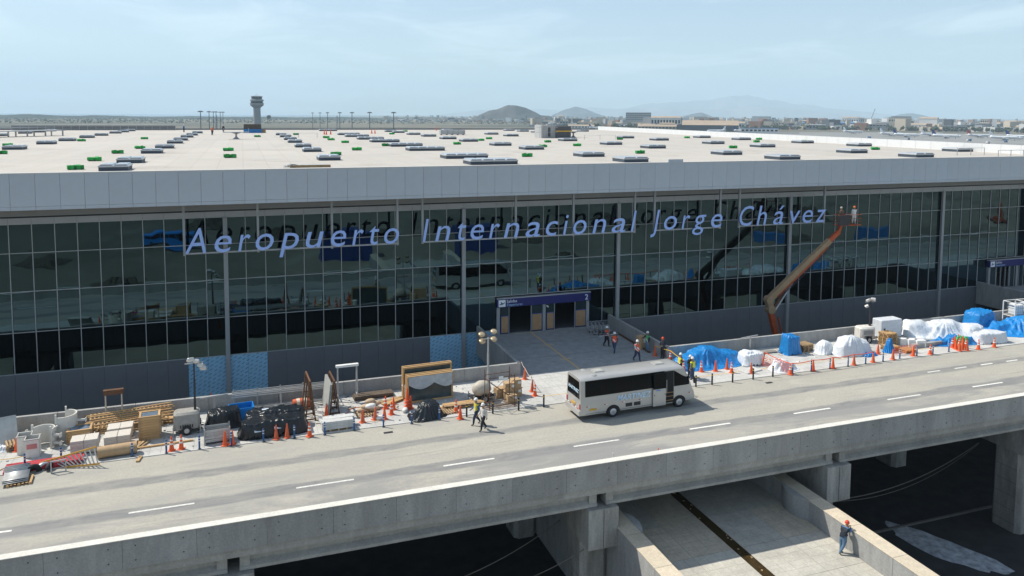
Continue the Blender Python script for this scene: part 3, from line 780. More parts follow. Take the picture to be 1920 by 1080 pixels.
# ---- traffic cones
def cone(kind):
    t = T('traffic_cone', 'x', 'cone')
    body = m_orange2 if kind == 'dull' else m_orange
    MB().lathe([(.155, .035), (.145, .10), (.045, .82), (.04, .88), (.03, .90)], 14).build('cone_body', body, t, 'auto')
    MB().bbox(-.21, .21, -.21, .21, 0, .04, .03).build('base', m_orange2 if kind != 'black' else m_black, t)
    if kind == 'stripe':
        for z0, z1 in ((.40, .50), (.62, .70)):
            r = lambda z: .148 - (z-.10)*.1389 + .004
            MB().lathe([(r(z0), z0), (r(z1), z1)], 14).build('reflective_collar', m_reflect, t, 'auto')
    return t
CONES = {
 'orange traffic cone standing by the ducts and leaning boards': [(32,846,'plain')],
 'orange traffic cone between kerb bollards by the lighting tower': [(322,845,'stripe'),(340,842,'stripe'),(422,835,'plain'),(436,833,'plain')],
 'orange traffic cone in front of the long black tarpaulin': [(518,823,'dull'),(538.5,820,'dull'),(580.6,818,'stripe')],
 'orange traffic cone beside the leaning grey sheets': [(612,782,'plain')],
 'orange traffic cone by the pallet of sacks': [(680,792,'dull'),(703,787,'dull'),(721,786,'plain'),(723,766,'stripe'),(738,768,'plain'),(734,777,'stripe')],
 'tall stack of orange cones beside the white bin': [(764,768,'stripe'),(770,766,'plain')],
 'orange traffic cone by the black tarpaulin and planks': [(855,773,'stripe'),(863,785,'plain')],
 'orange traffic cone at the mouth of the entrance bridge': [(984,711,'dull'),(998,734,'dull'),(1003,742,'stripe')],
 'worn orange traffic cone against the bridge wall': [(1228,667,'dull')],
 'orange traffic cone at the taped corner by the blue mound': [(1257,677,'stripe'),(1281.5,695,'stripe')],
 'orange traffic cone in front of the blue tarpaulin mound': [(1315,697,'stripe'),(1341.5,696,'plain'),(1363,692,'dull'),(1371.7,699,'stripe'),(1408.5,700,'dull')],
 'orange traffic cone holding up the orange netting': [(1462,692,'dull'),(1482,702,'stripe'),(1524.6,695,'plain'),(1561.7,690,'plain'),(1601,684,'dull')],
 'orange traffic cone by the pallet stacks and blue wrapping': [(1646,664,'plain'),(1637,679,'dull'),(1674,674,'dull'),(1712,667.5,'plain'),(1744,664.5,'stripe')],
 'orange traffic cone in the crowded cluster of cones': [(1786,652,'stripe'),(1792,655,'plain'),(1798,652,'stripe'),(1804,656,'plain'),(1810,653,'stripe'),(1790,648,'plain'),(1797,645,'stripe'),(1805,648,'plain'),(1799,658,'dull'),(1813,657,'dull')],
 'orange traffic cone in front of the white roll and blue tarpaulins': [(1834.5,654.7,'stripe'),(1864,650.7,'stripe')],
}
for lab, lst in CONES.items():
    for px, py, kd in lst:
        o = put('cone_'+kd, lambda kd=kd: cone(kd), G(px, py), rnd.uniform(0, 1.5), lab, 'traffic cones on the pavement')
        if 'cluster' in lab or px in (680, 703): o.rotation_euler = (rnd.uniform(-.06, .06), rnd.uniform(-.06, .06), rnd.uniform(0, 1))
# extra cones nested on the tall stack
for k in range(3):
    x, y, z = G(764, 768); put('cone_plain', None, (x, y, z + .22*(k+1)), .2, 'tall stack of orange cones beside the white bin', 'traffic cones on the pavement')
for lab, lst in (('orange traffic cone by the rear wall near the steel rack', [(396,760)]),):
    for px, py in lst: put('cone_plain', None, G(px, py), 0, lab, 'traffic cones on the pavement')

# ---- draped sheets: a taut sheet relaxed over hidden lumps
def drape(name, label, cat, loc, rz, w, d, lumps, mat, seed=0, nx=46, ny=30, wrink=.05, skirt=.12, flat=None, group=None, extra=None, sq=3.0):
    r = np.random.RandomState(seed)
    nx, ny = int(nx*1.9), int(ny*1.9)
    xs = np.linspace(-w/2, w/2, nx); ys = np.linspace(-d/2, d/2, ny); X, Y = np.meshgrid(xs, ys, indexing='ij')
    obs = np.zeros_like(X)
    for (cx, cy, lw, ld, lh, a) in lumps:
        u = (X-cx)*cos(a) + (Y-cy)*sin(a); v = -(X-cx)*sin(a) + (Y-cy)*cos(a)
        e_ = 5 if sq > 4.5 else 2.8
        q = (np.abs(u)/(lw/2))**e_ + (np.abs(v)/(ld/2))**e_
        obs = np.maximum(obs, np.where(q < 1, lh*(1 - (.10 if sq > 4.5 else .30)*q + .05*np.sin(3*u+seed)*np.cos(3*v+2*seed)), 0))
    edge = (np.abs(X)/(w/2))**sq + (np.abs(Y)/(d/2))**sq
    ang = np.arctan2(Y, X)
    lim = 1 + .10*np.sin(ang*3+seed) + .06*np.sin(ang*7+2*seed) + .04*np.sin(ang*13+seed)
    out = edge > lim*.86
    h = obs.copy()
    for _ in range(110 if sq > 4.5 else 380):
        hp = np.pad(h, 1, mode='edge')
        av = (hp[:-2,1:-1]+hp[2:,1:-1]+hp[1:-1,:-2]+hp[1:-1,2:])/4
        h = np.maximum(obs, av - (.0035 if sq > 4.5 else .0011)); h[out] = 0
    # folds: ridged value noise, warped, stronger on the flanks, plus runs down the slope
    gxh, gyh = np.gradient(h, xs, ys); slope = np.clip(np.hypot(gxh, gyh), 0, 2.0)
    def vn(fr, sd, U, V):
        g = np.random.RandomState(sd).rand(64, 64); u = (U*fr) % 63; v = (V*fr) % 63; i0 = u.astype(int); j0 = v.astype(int); fu = u-i0; fv = v-j0
        fu = fu*fu*(3-2*fu); fv = fv*fv*(3-2*fv)
        return (g[i0,j0]*(1-fu)+g[i0+1,j0]*fu)*(1-fv)+(g[i0,j0+1]*(1-fu)+g[i0+1,j0+1]*fu)*fv
    U = X+20+.25*vn(1.3, seed+50, X+20, Y+20); V = Y+20+.25*vn(1.3, seed+51, X+20, Y+20)
    aa = r.uniform(0, pi); Ur = 26+(U-20)*cos(aa)-(V-20)*sin(aa)*.45; Vr = 26+(U-20)*sin(aa)+(V-20)*cos(aa)*.45
    fold = sum(w_*((1-np.abs(2*vn(f_, seed+k, Ur, Vr)-1))**1.6-.42) for k, (f_, w_) in enumerate(((1.1,1.0),(2.4,.6),(4.6,.3))))
    run = np.sin(ang*17+3*vn(.9, seed+9, X+20, Y+20)*2+seed)*.35
    h = h + 1.25*wrink*(fold + run*np.minimum(1, slope))*(0.7 + .6*slope)*(h > .03)
    h = np.maximum(h, .012 + .02*r.rand(nx, ny)*0)
    h[out] = .012 + .03*np.maximum(0, fold[out])
    keep = edge <= lim
    idx = -np.ones(X.shape, int); vs = []; fs = []
    jit = .03*w/nx
    for i in range(nx):
        for j in range(ny):
            idx[i, j] = len(vs); vs.append((X[i,j]+r.uniform(-jit, jit), Y[i,j]+r.uniform(-jit, jit), h[i,j]))
    for i in range(nx-1):
        for j in range(ny-1):
            if keep[i,j] and keep[i+1,j] and keep[i,j+1] and keep[i+1,j+1]:
                a, b, c, dd = idx[i,j], idx[i+1,j], idx[i+1,j+1], idx[i,j+1]
                if (i+j) % 2: fs += [(a,b,c),(a,c,dd)]
                else: fs += [(a,b,dd),(b,c,dd)]
    used = sorted({k for f in fs for k in f}); rm = {k: q for q, k in enumerate(used)}
    mb = MB(); mb.add([vs[k] for k in used], [tuple(rm[k] for k in f) for f in fs])
    me = mb.mesh(name, mat, True)
    o = link(name, me, None, loc, rz); md = o.modifiers.new('thick', 'SOLIDIFY'); md.thickness = .012; md.offset = 1
    return tag(o, label, cat, group)

def C(px, py, dy=0): x, y, z = G(px, py); return (x, y+dy, z)
drape('black_tarpaulin', 'low black plastic sheet heaped over goods behind the grey metal crate', 'tarpaulin', (-1.55, 52.45, SZ), .1, 2.5, 1.8, [(0,.1,1.9,1.3,1.0,0),(.3,-.1,1.2,1.0,1.15,.4)], m_blackfilm, 3, sq=5)
drape('black_tarpaulin', 'long black plastic sheet with white stickers draped over a stack', 'tarpaulin', (1.55, 50.55, SZ), .03, 4.5, 2.5, [(-.1,-.40,3.8,1.3,1.02,.03),(.1,.55,3.6,1.0,1.22,0)], m_blackfilm, 5, wrink=.06, sq=5)
drape('black_tarpaulin', 'rounded black plastic sheet in front of the wooden glass frames', 'tarpaulin', (11.45, 49.75, SZ), .1, 2.7, 1.9, [(0.15,0,1.4,1.1,1.05,.2),(-.4,-.2,.8,.7,.7,0)], m_blackfilm, 8, wrink=.09)
for x, y in ((.35, 49.62), (1.75, 49.68), (2.2, 51.2)):
    MB().obox((0,0,0), (.42, .004, .2), rx=-.5).build('sticker', P('sticker_white', (.62,.70,.78), .4), None, loc=(x, y-.12, .88)) if 0 else None
drape('blue_tarpaulin', 'large blue tarpaulin mound against the wall ahead of the bus', 'tarpaulin', (36.1, 53.3, SZ), .02, 7.0, 3.5, [(-.1,.3,3.2,1.6,1.25,.1),(-1.7,.1,2.2,1.4,.85,.2),(1.6,.1,2.6,1.5,.95,-.1)], m_blue, 11, 60, 34, wrink=.10)
drape('wrapped_bale', 'squarish bale wrapped in crumpled white film beside the blue mound', 'bale', (39.5, 52.1, SZ), .05, 2.2, 1.6, [(0,0,1.9,1.25,.95,0),(-.4,.1,.8,.9,1.12,.2)], m_whitefilm, 14, wrink=.05, sq=6)
drape('white_tarpaulin', 'low heap of white plastic sheeting behind orange netting', 'tarpaulin', (41.1, 50.05, SZ), .1, 2.7, 1.7, [(-.2,.1,1.4,.9,.75,.2),(.6,-.1,.8,.6,.45,0)], m_whitefilm, 15, wrink=.10)
drape('blue_tarpaulin', 'upright pallet load wrapped in blue tarpaulin near the wall', 'tarpaulin', (44.5, 53.35, SZ), .1, 1.75, 1.35, [(0,0,1.35,1.0,1.62,0)], m_blue, 16, 34, 28, wrink=.10, sq=7)
drape('white_tarpaulin', 'small white plastic covered heap beside weathered pallets', 'tarpaulin', (47.5, 52.6, SZ), .0, 2.0, 1.6, [(0,0,1.3,1.0,.98,.1)], m_whitefilm, 17, wrink=.06, sq=4)
drape('white_tarpaulin', 'large domed white plastic sheet before the lighting tower', 'tarpaulin', (49.6, 51.75, SZ), .05, 4.1, 2.3, [(0,.1,2.4,1.5,1.5,.1),(-.9,-.1,1.6,1.3,1.15,0),(1.0,0,1.5,1.3,1.1,0)], m_whitefilm, 18, wrink=.08)
drape('blue_tarpaulin', 'scrap of blue sheet lying at the foot of the domed white sheet', 'tarpaulin', (50.6, 50.55, SZ), .1, 1.7, .7, [(0,0,1.2,.4,.22,0)], m_blue, 19, 30, 16, wrink=.08)
drape('white_tarpaulin', 'long white tarpaulin spilling down over stacked goods and green netting', 'tarpaulin', (62.0, 53.2, SZ), -.14, 8.2, 3.8, [(-2.6,.7,2.4,1.6,1.45,0),(.2,.3,3.4,1.9,1.4,.1),(2.6,-.2,2.4,1.7,1.05,.2)], m_whitefilm, 20, 60, 36, wrink=.08)
drape('blue_tarpaulin', 'ragged blue tarpaulin bunched along the front of the long white sheet', 'tarpaulin', (60.4, 51.15, SZ), -.16, 6.2, 1.9, [(-1.3,0,1.4,.7,.42,0),(.4,.1,1.2,.7,.62,.3),(1.6,-.1,.9,.6,.5,0)], m_blue, 21, 56, 26, wrink=.16)
drape('blue_tarpaulin', 'tall rounded bale under blue tarpaulin beside the dark wall', 'tarpaulin', (67.5, 54.05, SZ), .1, 3.2, 2.3, [(0,0,2.5,1.8,1.75,0)], m_blue, 22, 40, 30, wrink=.07, sq=5)
drape('wrapped_roll', 'long white wrapped roll beside the crowded cones', 'roll', (64.3, 50.4, SZ), -.12, 3.3, 1.6, [(0,0,2.9,1.2,.95,0)], m_whitefilm, 23, 40, 24, wrink=.05, sq=5)
drape('blue_tarpaulin', 'wide blue tarpaulin sprawled below the liquid tanks', 'tarpaulin', (70.4, 52.2, SZ), -.22, 9.0, 4.6, [(-2.4,.4,2.0,1.8,.95,0),(.3,0,2.6,2.0,1.35,.2),(2.8,.5,2.2,2.0,1.2,0)], m_blue, 24, 62, 40, wrink=.16)
drape('blue_tarpaulin', 'loose blue sheet hanging from the pallet stack by the bollards', 'tarpaulin', (53.0, 50.9, SZ), .3, 1.2, .9, [(0,0,.6,.4,.95,0)], m_blue, 25, 26, 22, wrink=.16)
drape('green_netting', 'green netting heaped under the blue tarpaulin edge', 'netting', (61.3, 50.75, SZ), -.1, 2.0, .9, [(0,0,1.3,.5,.6,0)], P('green_net', (.08, .42, .16), .8, 0, .4, 9), 26, 36, 20, wrink=.15)
drape('white_tarpaulin', 'crumpled white sheet lying flat by the leaning boards', 'tarpaulin', G(14, 842), .2, 1.6, .9, [(0,0,.8,.4,.2,0)], m_whitefilm, 27, 26, 18, wrink=.1)
# stickers on the long black tarpaulin are part of it
tb = [o for o in COL.objects if o.get('label', '').startswith('long black')][0]
for x, y, z in ((-1.05, -1.13, .55), (.15, -1.12, .60), (-.5, .5, 1.29)):
    MB().obox((0, 0, 0), (.42, .17, .008), rx=.9 if z < 1 else .15, rz=.1).build('sticker', P('sticker_white', (.62, .70, .78), .4), tb, loc=(x, y, z))

# ---- pallets and timber
plank_me = {}
def plank(parent, size, loc, rz=0, mat=None, name='plank'):
    mat = mat or m_wood; k = (*[round(s, 3) for s in size], mat.name, name)
    if k not in plank_me: plank_me[k] = MB().box(-size[0]/2, size[0]/2, -size[1]/2, size[1]/2, 0, size[2]).mesh(name, mat)
    return link(name, plank_me[k], parent, loc, rz)
def pallet(label, loc, rz=0, mat=None, group='wooden pallets', w=1.2, d=1.0):
    t = T('pallet', label, 'pallet', loc, rz, group)
    mat = mat or m_wood
    for y in (-d/2+.05, 0, d/2-.05):
        plank(t, (w, .09, .022), (0, y, 0), 0, mat, 'bottom_board')
        for x in (-w/2+.07, 0, w/2-.07): plank(t, (.14, .09, .08), (x, y, .022), 0, mat, 'block')
    for k in range(7): plank(t, (.11, d, .022), (-w/2+.055+k*(w-.11)/6, 0, .104), 0, mat, 'deck_board')
    return t
def pallet_stack(label, loc, rz, n, mat=None):
    for k in range(n): pallet(label, (loc[0]+rnd.uniform(-.04,.04), loc[1]+rnd.uniform(-.04,.04), loc[2]+k*.128), rz+rnd.uniform(-.05,.05), mat)
pallet('pale pallet under curved metal sheets beside the elbows', (-12.05, 47.75, 0), .1)
pallet('pallet under the pale stone slabs by the bollards', (5.5, 49.65, SZ), .02)
pallet('pallet under the tan sacks', (7.5, 51.3, SZ), .1, m_wood2)
pallet('single worn pallet beside the planks and cone', (12.95, 49.95, SZ), .1, m_wood2)
pallet_stack('weathered pallet stacked beside the small white heap', (46.2, 53.6, SZ), .15, 5, m_wood2)
pallet_stack('pine pallet in the tall stack before the white wrapped box', (54.6, 52.6, SZ), .05, 9)
pallet_stack('pine pallet in the low stack by the blue sheet', (53.6, 51.4, SZ), .1, 3)
pallet_stack('pine pallet in the low front stack near the kerb', (54.6, 50.5, SZ), .03, 2)
pallet_stack('dark pallet stacked against the wall by the long white sheet', (59.2, 54.6, SZ), .1, 5, m_wood2)
pallet_stack('reddish pallet beside the domed white sheet', (51.7, 52.9, SZ), .2, 3, P('red_timber', (.33, .07, .04), .8, 0, .2, 5))
for k in range(2):
    t = pallet('pallet stood on edge against the rear wall', (57.2+k*.35, 55.0-k*.1, SZ+.6), 0, m_wood2); t.rotation_euler = (0, radians(80), .2)

def tiles(label, loc, rz, w=1.45, d=1.0, h=.7, n=5):
    t = T('tile_stack', label, 'tiles', loc, rz, 'stacks of pale stone tiles')
    for x in (-.45, 0, .45): plank(t, (.1, d, .1), (x*w/1.45, 0, 0), 0, m_wood2, 'bearer')
    hh = (h-.1)/n
    for k in range(n):
        for s in (-1, 1):
            MB().box(-w/4+.01, w/4-.01, -d/2, d/2, .1+k*hh+.004, .1+(k+1)*hh-.004).build('tile', m_tile, t, loc=(s*w/4+rnd.uniform(-.01,.01), rnd.uniform(-.02,.02), 0))
tiles('pale stone tiles stacked behind the yellow ladder', (-9.4, 51.0, SZ), .05, h=.85)
tiles('pale stone tiles stacked behind the cardboard roll', (-7.65, 51.3, SZ), .05, h=.75)
tiles('pale stone tiles stacked before the timber pile', (-7.7, 52.75, SZ), .05, h=.7, n=4)
# slatted timber frames leaning in a heap
tp = T('timber_pile', 'heap of long pine battens and slatted frames by the rear wall', 'timber', (-7.3, 54.1, SZ), .06)
for k in range(8):
    p = plank(tp, (5.0, .07, .06), (rnd.uniform(-.15,.15), -.55+k*.14, .35+.09*k+rnd.uniform(0,.03)), rnd.uniform(-.03,.03), m_wood, 'batten')
    p.rotation_euler.y = rnd.uniform(-.03, .0) - .03
for k in range(20):
    p = plank(tp, (.09, 1.25, .03), (-2.3+k*.24, .0, .66), rnd.uniform(-.03,.03), m_wood, 'slat'); p.rotation_euler.x = .52
for k in range(5): plank(tp, (2.6, .16, .12), (-.6+k*.12, -.7+k*.13, .0+.11*(k % 3)), rnd.uniform(-.06,.06), m_wood2, 'beam')
for x in (-1.9, 0, 1.9): plank(tp, (.14, 1.3, .30), (x, 0, 0), 0, m_wood2, 'bearer')
for (px_, py_, lab_, n_, L_, rz_) in ((-13.1, 54.4, 'short timber stack behind the white ducts', 10, 2.2, .2), (-4.9, 54.3, 'mixed planks heaped behind the lighting tower', 12, 2.6, -.1), (-9.6, 54.5, 'rough planks stacked beside the rusty portal stand', 9, 2.0, .1), (9.6, 53.0, 'loose battens heaped near the white bin', 9, 1.8, .5), (-6.4, 50.9, 'loose battens lying between tiles and tall crate', 6, 1.3, 1.2)):
    q_ = T('timber_stack', lab_, 'timber', (px_, py_, SZ), rz_)
    for k in range(n_):
        b_ = plank(q_, (round(L_*rnd.choice((.7, .85, 1)), 2), rnd.choice((.1, .16, .22)), .05), (rnd.uniform(-.2, .2), -.35+.24*(k % 4)+rnd.uniform(-.04, .04), .055*(k//4)+.01*(k % 2)), rnd.uniform(-.12, .12), rnd.choice((m_wood, m_wood2)), 'plank'); b_.rotation_euler.y = rnd.uniform(-.03, .03)
pallet_stack('weathered pallet stacked beside the leaning grey boards', (-13.4, 52.9, SZ), .3, 3, m_wood2)
# crates
def crate(label, loc, rz, w, d, h, window=True):
    t = T('wooden_crate', label, 'crate', loc, rz)
    ns = max(3, int(h/.16))
    for k in range(ns):
        z = k*h/ns
        for s in (-1, 1):
            plank(t, (w, .022, h/ns-.015), (0, s*d/2, z), 0, m_wood, 'slat'); plank(t, (d, .022, h/ns-.015), (s*w/2, 0, z), pi/2, m_wood, 'slat')
    for sx in (-1, 1):
        for sy in (-1, 1): plank(t, (.09, .09, h), (sx*(w/2+.02), sy*(d/2+.02), 0), 0, m_wood2, 'corner_post')
    if window:
        for s in (-1, 1):
            plank(t, (w+.12, .12, .06), (0, s*(d/2-.03), h+.002), 0, m_wood, 'lid_frame'); plank(t, (.12, d-.20, .06), (s*(w/2-.03), 0, h+.002), 0, m_wood, 'lid_frame')
        MB().box(-w/2+.08, w/2-.08, -d/2+.08, d/2-.08, h-.02, h+.02).build('glass_lid', P('crate_glass', (.16, .21, .27), .12, 0, .3, 2, spec=.6), t)
    return t
crate('tall slatted wooden crate with a glazed frame on top', (-5.9, 52.0, SZ), .06, 1.15, 1.0, 1.45)
crate('low wooden crate with a glazed lid by the ducts', (-10.0, 52.9, SZ), .08, 1.3, 1.0, .75)
MB().box(-.3,.3,-.3,.3,0,.1)
# cardboard roll, beams, small offcuts
cr = MB(); cr.tube((-1.05, 0, .36), (1.05, .12, .36), .34, 18); cr_o = cr.build('cardboard_roll', m_card, None, 'auto', loc=(-7.45, 49.6, SZ), rz=.03)
tag(cr_o, 'big brown cardboard roll lying by the kerb', 'roll'); MB().tube((-1.07, 0, .36), (-1.045, 0, .36), .26, 16).build('hollow_end', m_dark, cr_o)
tag(MB().box(-1.9, 1.9, -.07, .07, 0, .10).build('timber_beam', m_wood, None, loc=(-5.2, 50.35, SZ), rz=.06), 'single long pine beam lying on the pavement', 'timber')
tag(MB().box(-.09, .09, -.35, .35, 0, .1).build('timber_offcut', m_wood, None, loc=(*G(261, 862, 0)[:2], 0), rz=-.15), 'short pine offcut lying on the road edge', 'timber')
# leaning grey boards
lb = T('board_stack', 'stack of grey boards leaning beside the rear wall', 'boards', (-14.3, 53.0, SZ), .3)
for k in range(7):
    b_ = MB().box(-.9, .9, 0, .05, 0, 1.7).build('board', P('cement_board', (.45, .46, .44), .8, 0, .12), lb, loc=(0, k*.09, 0)); b_.rotation_euler = (-.55, 0, 0)
# white curved duct shells
m_duct = P('white_duct', (.68, .66, .60), .5, 0, .1, 3)
def shell(label, loc, rz, R, a0, a1, h, arms):
    t = T('curved_shell', label, 'duct', loc, rz, 'white curved shells by the rear wall')
    n = 16; pts = [(R*cos(a0+(a1-a0)*k/n), R*sin(a0+(a1-a0)*k/n)) for k in range(n+1)]; inn = [(p[0]*.9, p[1]*.9) for p in pts[::-1]]
    vs = []; 
    for z in (.05, h): vs += [(x, y, z) for x, y in pts] + [(x, y, z) for x, y in inn]
    m_ = 2*(n+1); fs = [(i, (i+1) % m_, m_+(i+1) % m_, m_+i) for i in range(m_)]
    for i in range(n): fs += [(i, i+1, m_-2-i, m_-1-i), (m_+i, m_+m_-1-i, m_+m_-2-i, m_+i+1)]
    MB().add(vs, fs).build('shell', m_duct, t, 'auto')
    for z in arms:
        for a in (a0+.2, (a0+a1)/2, a1-.2):
            p = Vector((R*cos(a), R*sin(a), z)); MB().beam(p, p*1.0 + Vector((cos(a)*.55, sin(a)*.55, 0)), .07, .12).build('bracket_arm', m_duct, t)
            q = p + Vector((cos(a)*.55, sin(a)*.55, 0)); MB().obox(q, (.03, .2, .26), a).build('end_plate', m_duct, t)
    for a in (a0, a1): MB().box(-.05, .05, -.05, .05, 0, h+.2).build('post', m_duct, t, loc=(R*cos(a), R*sin(a), 0))
shell('tall white curved shell with bracket arms nearest the rear wall', (-11.0, 53.6, SZ), .2, .75, -2.2, 1.4, 1.55, (.5, 1.1))
shell('white curved shell with bracket arms beside the square ducts', (-11.9, 52.4, SZ), .9, .65, -1.6, 1.9, 1.2, (.35, .85))
for i, (x, y, lab) in enumerate(((-12.75, 51.9, 'square white duct standing behind another by the curved shells'), (-12.2, 51.25, 'square white duct with faded red lettering stripe'))):
    d_ = T('square_duct', lab, 'duct', (x, y, SZ), .08)
    for s in (-1, 1):
        MB().box(-.36, .36, s*.33-.015, s*.33+.015, 0, 1.15).build('duct_side', m_duct, d_); MB().box(s*.36-.015, s*.36+.015, -.315, .315, 0, 1.15).build('duct_side', m_duct, d_)
    MB().box(-.34, .34, -.31, .31, .9, .92).build('duct_lining', m_dark, d_)
    for s in (-1, 1): MB().box(-.42, .42, s*.37-.03, s*.37+.03, 1.1, 1.15).build('flange', m_galv, d_)
    if i: MB().box(-.27, .27, -.356, -.347, .55, .85).build('stencil', P('faded_red', (.55, .22, .20), .7), d_)
# yellow step ladder on its side
ld = T('ladder', 'yellow fibreglass step ladder lying on its edge at the kerb', 'ladder', (0, 0, 0))
pA, pB = Vector(G(54, 874, .12)), Vector((-8.4, 48.6, 1.15)); pC, pD = Vector(G(120, 876, .06)), Vector((-8.25, 48.65, .09))
m_fib = P('fibreglass_yellow', (.62, .33, .06), .5, 0, .1)
MB().beam(pA, pB, .05, .09).build('rail', m_fib, ld); MB().beam(pC, pD, .05, .09).build('rail', m_fib, ld)
for k in range(10):
    t_ = .32 + k*.072; a = pA.lerp(pB, t_); b = pC.lerp(pD, max(0, (t_-.3)/.7))
    MB().beam(a, b, .035, .07).build('rung', m_alu, ld)
# red boards, curved sheets, pipe elbows, steel frame
rs = T('red_boards', 'stack of flat red boards on the pavement behind the ladder', 'boards', (-11.2, 49.45, SZ), .06)
for k in range(6): MB().box(-1.9, 1.9, -.42, .42, k*.05, k*.05+.045).build('board', m_red, rs, loc=(rnd.uniform(-.15,.15), rnd.uniform(-.05,.05), 0), rz=rnd.uniform(-.02,.02))
cs = T('curved_metal_sheets', 'curved galvanised metal sheets lying on the pale pallet', 'metal sheets', (-12.3, 47.95, .13), .12)
for k in range(3):
    sh = MB(); n = 10; vs = []; fs = []
    for i in range(n+1):
        a = -.5 + i*.22; 
        for x in (-.62, .62): vs.append((x, .9*sin(a)-.2+.1*k, .30*(1-cos(a))+.02+.05*k)); 
    for i in range(n): fs.append((2*i, 2*i+1, 2*i+3, 2*i+2))
    o_ = sh.add(vs, fs).build('sheet', m_galv, cs, True); o_.modifiers.new('t', 'SOLIDIFY').thickness = .01
def elbow(label, loc, rz, mat, R=.32, r=.15):
    mb = MB(); mb.path([(R*cos(a), 0, R*sin(a)+.02) for a in np.linspace(0, pi*.9, 10)], r, 10)
    return tag(mb.build('pipe_elbow', mat, None, True, loc=loc, rz=rz), label, 'pipe')
elbow('thick black pipe elbow lying at the road edge', (*G(62, 886, 0)[:2], .0), .5, m_black)
elbow('silver flexible duct elbow between two black pipes', (*G(82, 880, 0)[:2], .0), .4, m_alu, .3, .11)
elbow('black pipe elbow beside the square steel frame', (*G(94, 880, 0)[:2], .0), 1.3, m_black, .26, .15)
sf = T('square_bracket', 'small square grey steel frame standing by the ladder foot', 'frame', (*G(110, 886, 0)[:2], 0), .1)
for a, b in (((-.36,0,.04),(.36,0,.04)),((-.36,0,.70),(.36,0,.70)),((-.36,0,0),(-.36,0,.74)),((.36,0,0),(.36,0,.74))): MB().beam(a, b, .06).build('bar', m_galv, sf)
# grey metal crate, blue bin
gc = T('metal_crate', 'grey slatted metal crate at the kerb before the black sheet', 'crate', (*C(407, 832, .45)[:2], SZ), .05)
for k in range(4):
    for s in (-1, 1): MB().box(-.75, .75, s*.42-.015, s*.42+.015, .14+k*.2, .30+k*.2).build('slat', m_galv, gc); MB().box(s*.75-.015, s*.75+.015, -.40, .40, .14+k*.2, .30+k*.2).build('slat', m_galv, gc)
for sx in (-1, 1):
    for sy in (-1, 1): MB().box(sx*.73-.04, sx*.73+.04, sy*.45-.03, sy*.45+.03, 0, 1.0).build('corner_post', m_galv, gc)
MB().box(-.73, .73, -.40, .40, .10, .13).build('floor', m_dark, gc)
bb = T('blue_bin', 'open blue container behind the black sheets', 'container', (-.45, 53.1, SZ), .1)
m_bin = P('bright_blue_paint', (.015, .24, .68), .45, 0, .12, 3)
for s in (-1, 1): MB().prism([(-.75, .95), (-.62, .1), (.62, .1), (.75, .95)], 'Y', s*.55-.02, s*.55+.02).build('side', m_bin, bb); o_ = MB().box(-.02, .02, -.53, .53, 0, .87).build('end', m_bin, bb, loc=(s*.63, 0, .1)); o_.rotation_euler = (0, s*.15, 0)
MB().box(-.6, .6, -.53, .53, .1, .45).build('contents', m_black, bb)
for s in (-1, 1): MB().box(s*.4-.08, s*.4+.08, -.5, .5, 0, .1).build('skid', m_bollblue, bb)
# ---- lighting towers: generator trailer, telescopic mast, lamp heads
def light_tower(label, loc, rz, h, body_mat, heads, rounded=False):
    t = T('lighting_tower', label, 'light tower', loc, rz)
    if rounded: b = MB().lathe([(.05,.38),(.55,.45),(.74,.8),(.66,1.15),(.35,1.38),(.05,1.42)], 14, sx=1, sy=.75).build('cover', body_mat, t, True)
    else: b = MB().bbox(-.78, .78, -.52, .52, .36, 1.42, .13).build('canopy', body_mat, t, 'auto')
    if not rounded:
        MB().box(-.5, .5, -.535, -.522, .75, 1.15).build('door', P('panel_grey', (.30,.30,.29), .6), b)
        for k in range(6): MB().box(-.4+k*.14, -.32+k*.14, -.545, -.536, .45, .66).build('vent', m_dark, b)
    MB().box(-.85, .85, -.4, .4, .28, .36).build('chassis', m_dark, t); MB().beam((.85, 0, .32), (1.7, 0, .28), .08).build('drawbar', m_dark, t)
    for s in (-1, 1):
        w = MB().tube((0, s*.52, .30), (0, s*.68, .30), .30, 16).build('wheel', m_black, t, 'auto'); MB().tube((0, s*.68, .30), (0, s*.69, .30), .16, 12).build('rim', m_galv, w)
    for sx, sy in ((-.8,-.55),(-.8,.55),(.8,-.55),(.8,.55)): MB().box(sx-.03, sx+.03, sy-.03, sy+.03, 0, .6).build('outrigger', m_galv, t)
    mx = .5
    for k, (z0, z1, r) in enumerate(((.4, h*.45, .075), (h*.4, h*.75, .06), (h*.7, h, .045))): MB().box(mx-r, mx+r, -r, r, z0, z1).build('mast_section', m_dark if not rounded else m_galv, t)
    MB().beam((mx-.55, 0, h-.1), (mx+.55, 0, h-.1), .06).build('cross_arm', m_galv, t)
    for dx, dz, yaw in heads:
        if rounded: l_ = MB().lathe([(.04,-.10),(.15,-.08),(.24,.04),(.26,.10),(.20,.16),(.02,.17)], 14, sx=1, sy=1).build('lamp_head', P('lamp_brass', (.50,.40,.26), .35, .4), t, True)
        else: l_ = MB().bbox(-.2, .2, -.10, .10, -.16, .16, .04).build('lamp_head', P('lamp_shell', (.62,.60,.56), .4, .2), t, 'auto')
        l_.location = (mx+dx, -.08, h+dz); l_.rotation_euler = (1.0 if not rounded else .35, 0, yaw)
        MB().box(-.16, .16, -.115, -.10, -.12, .12).build('lens', P('lamp_lens', (.75,.74,.68), .15), l_) if not rounded else None
    return t
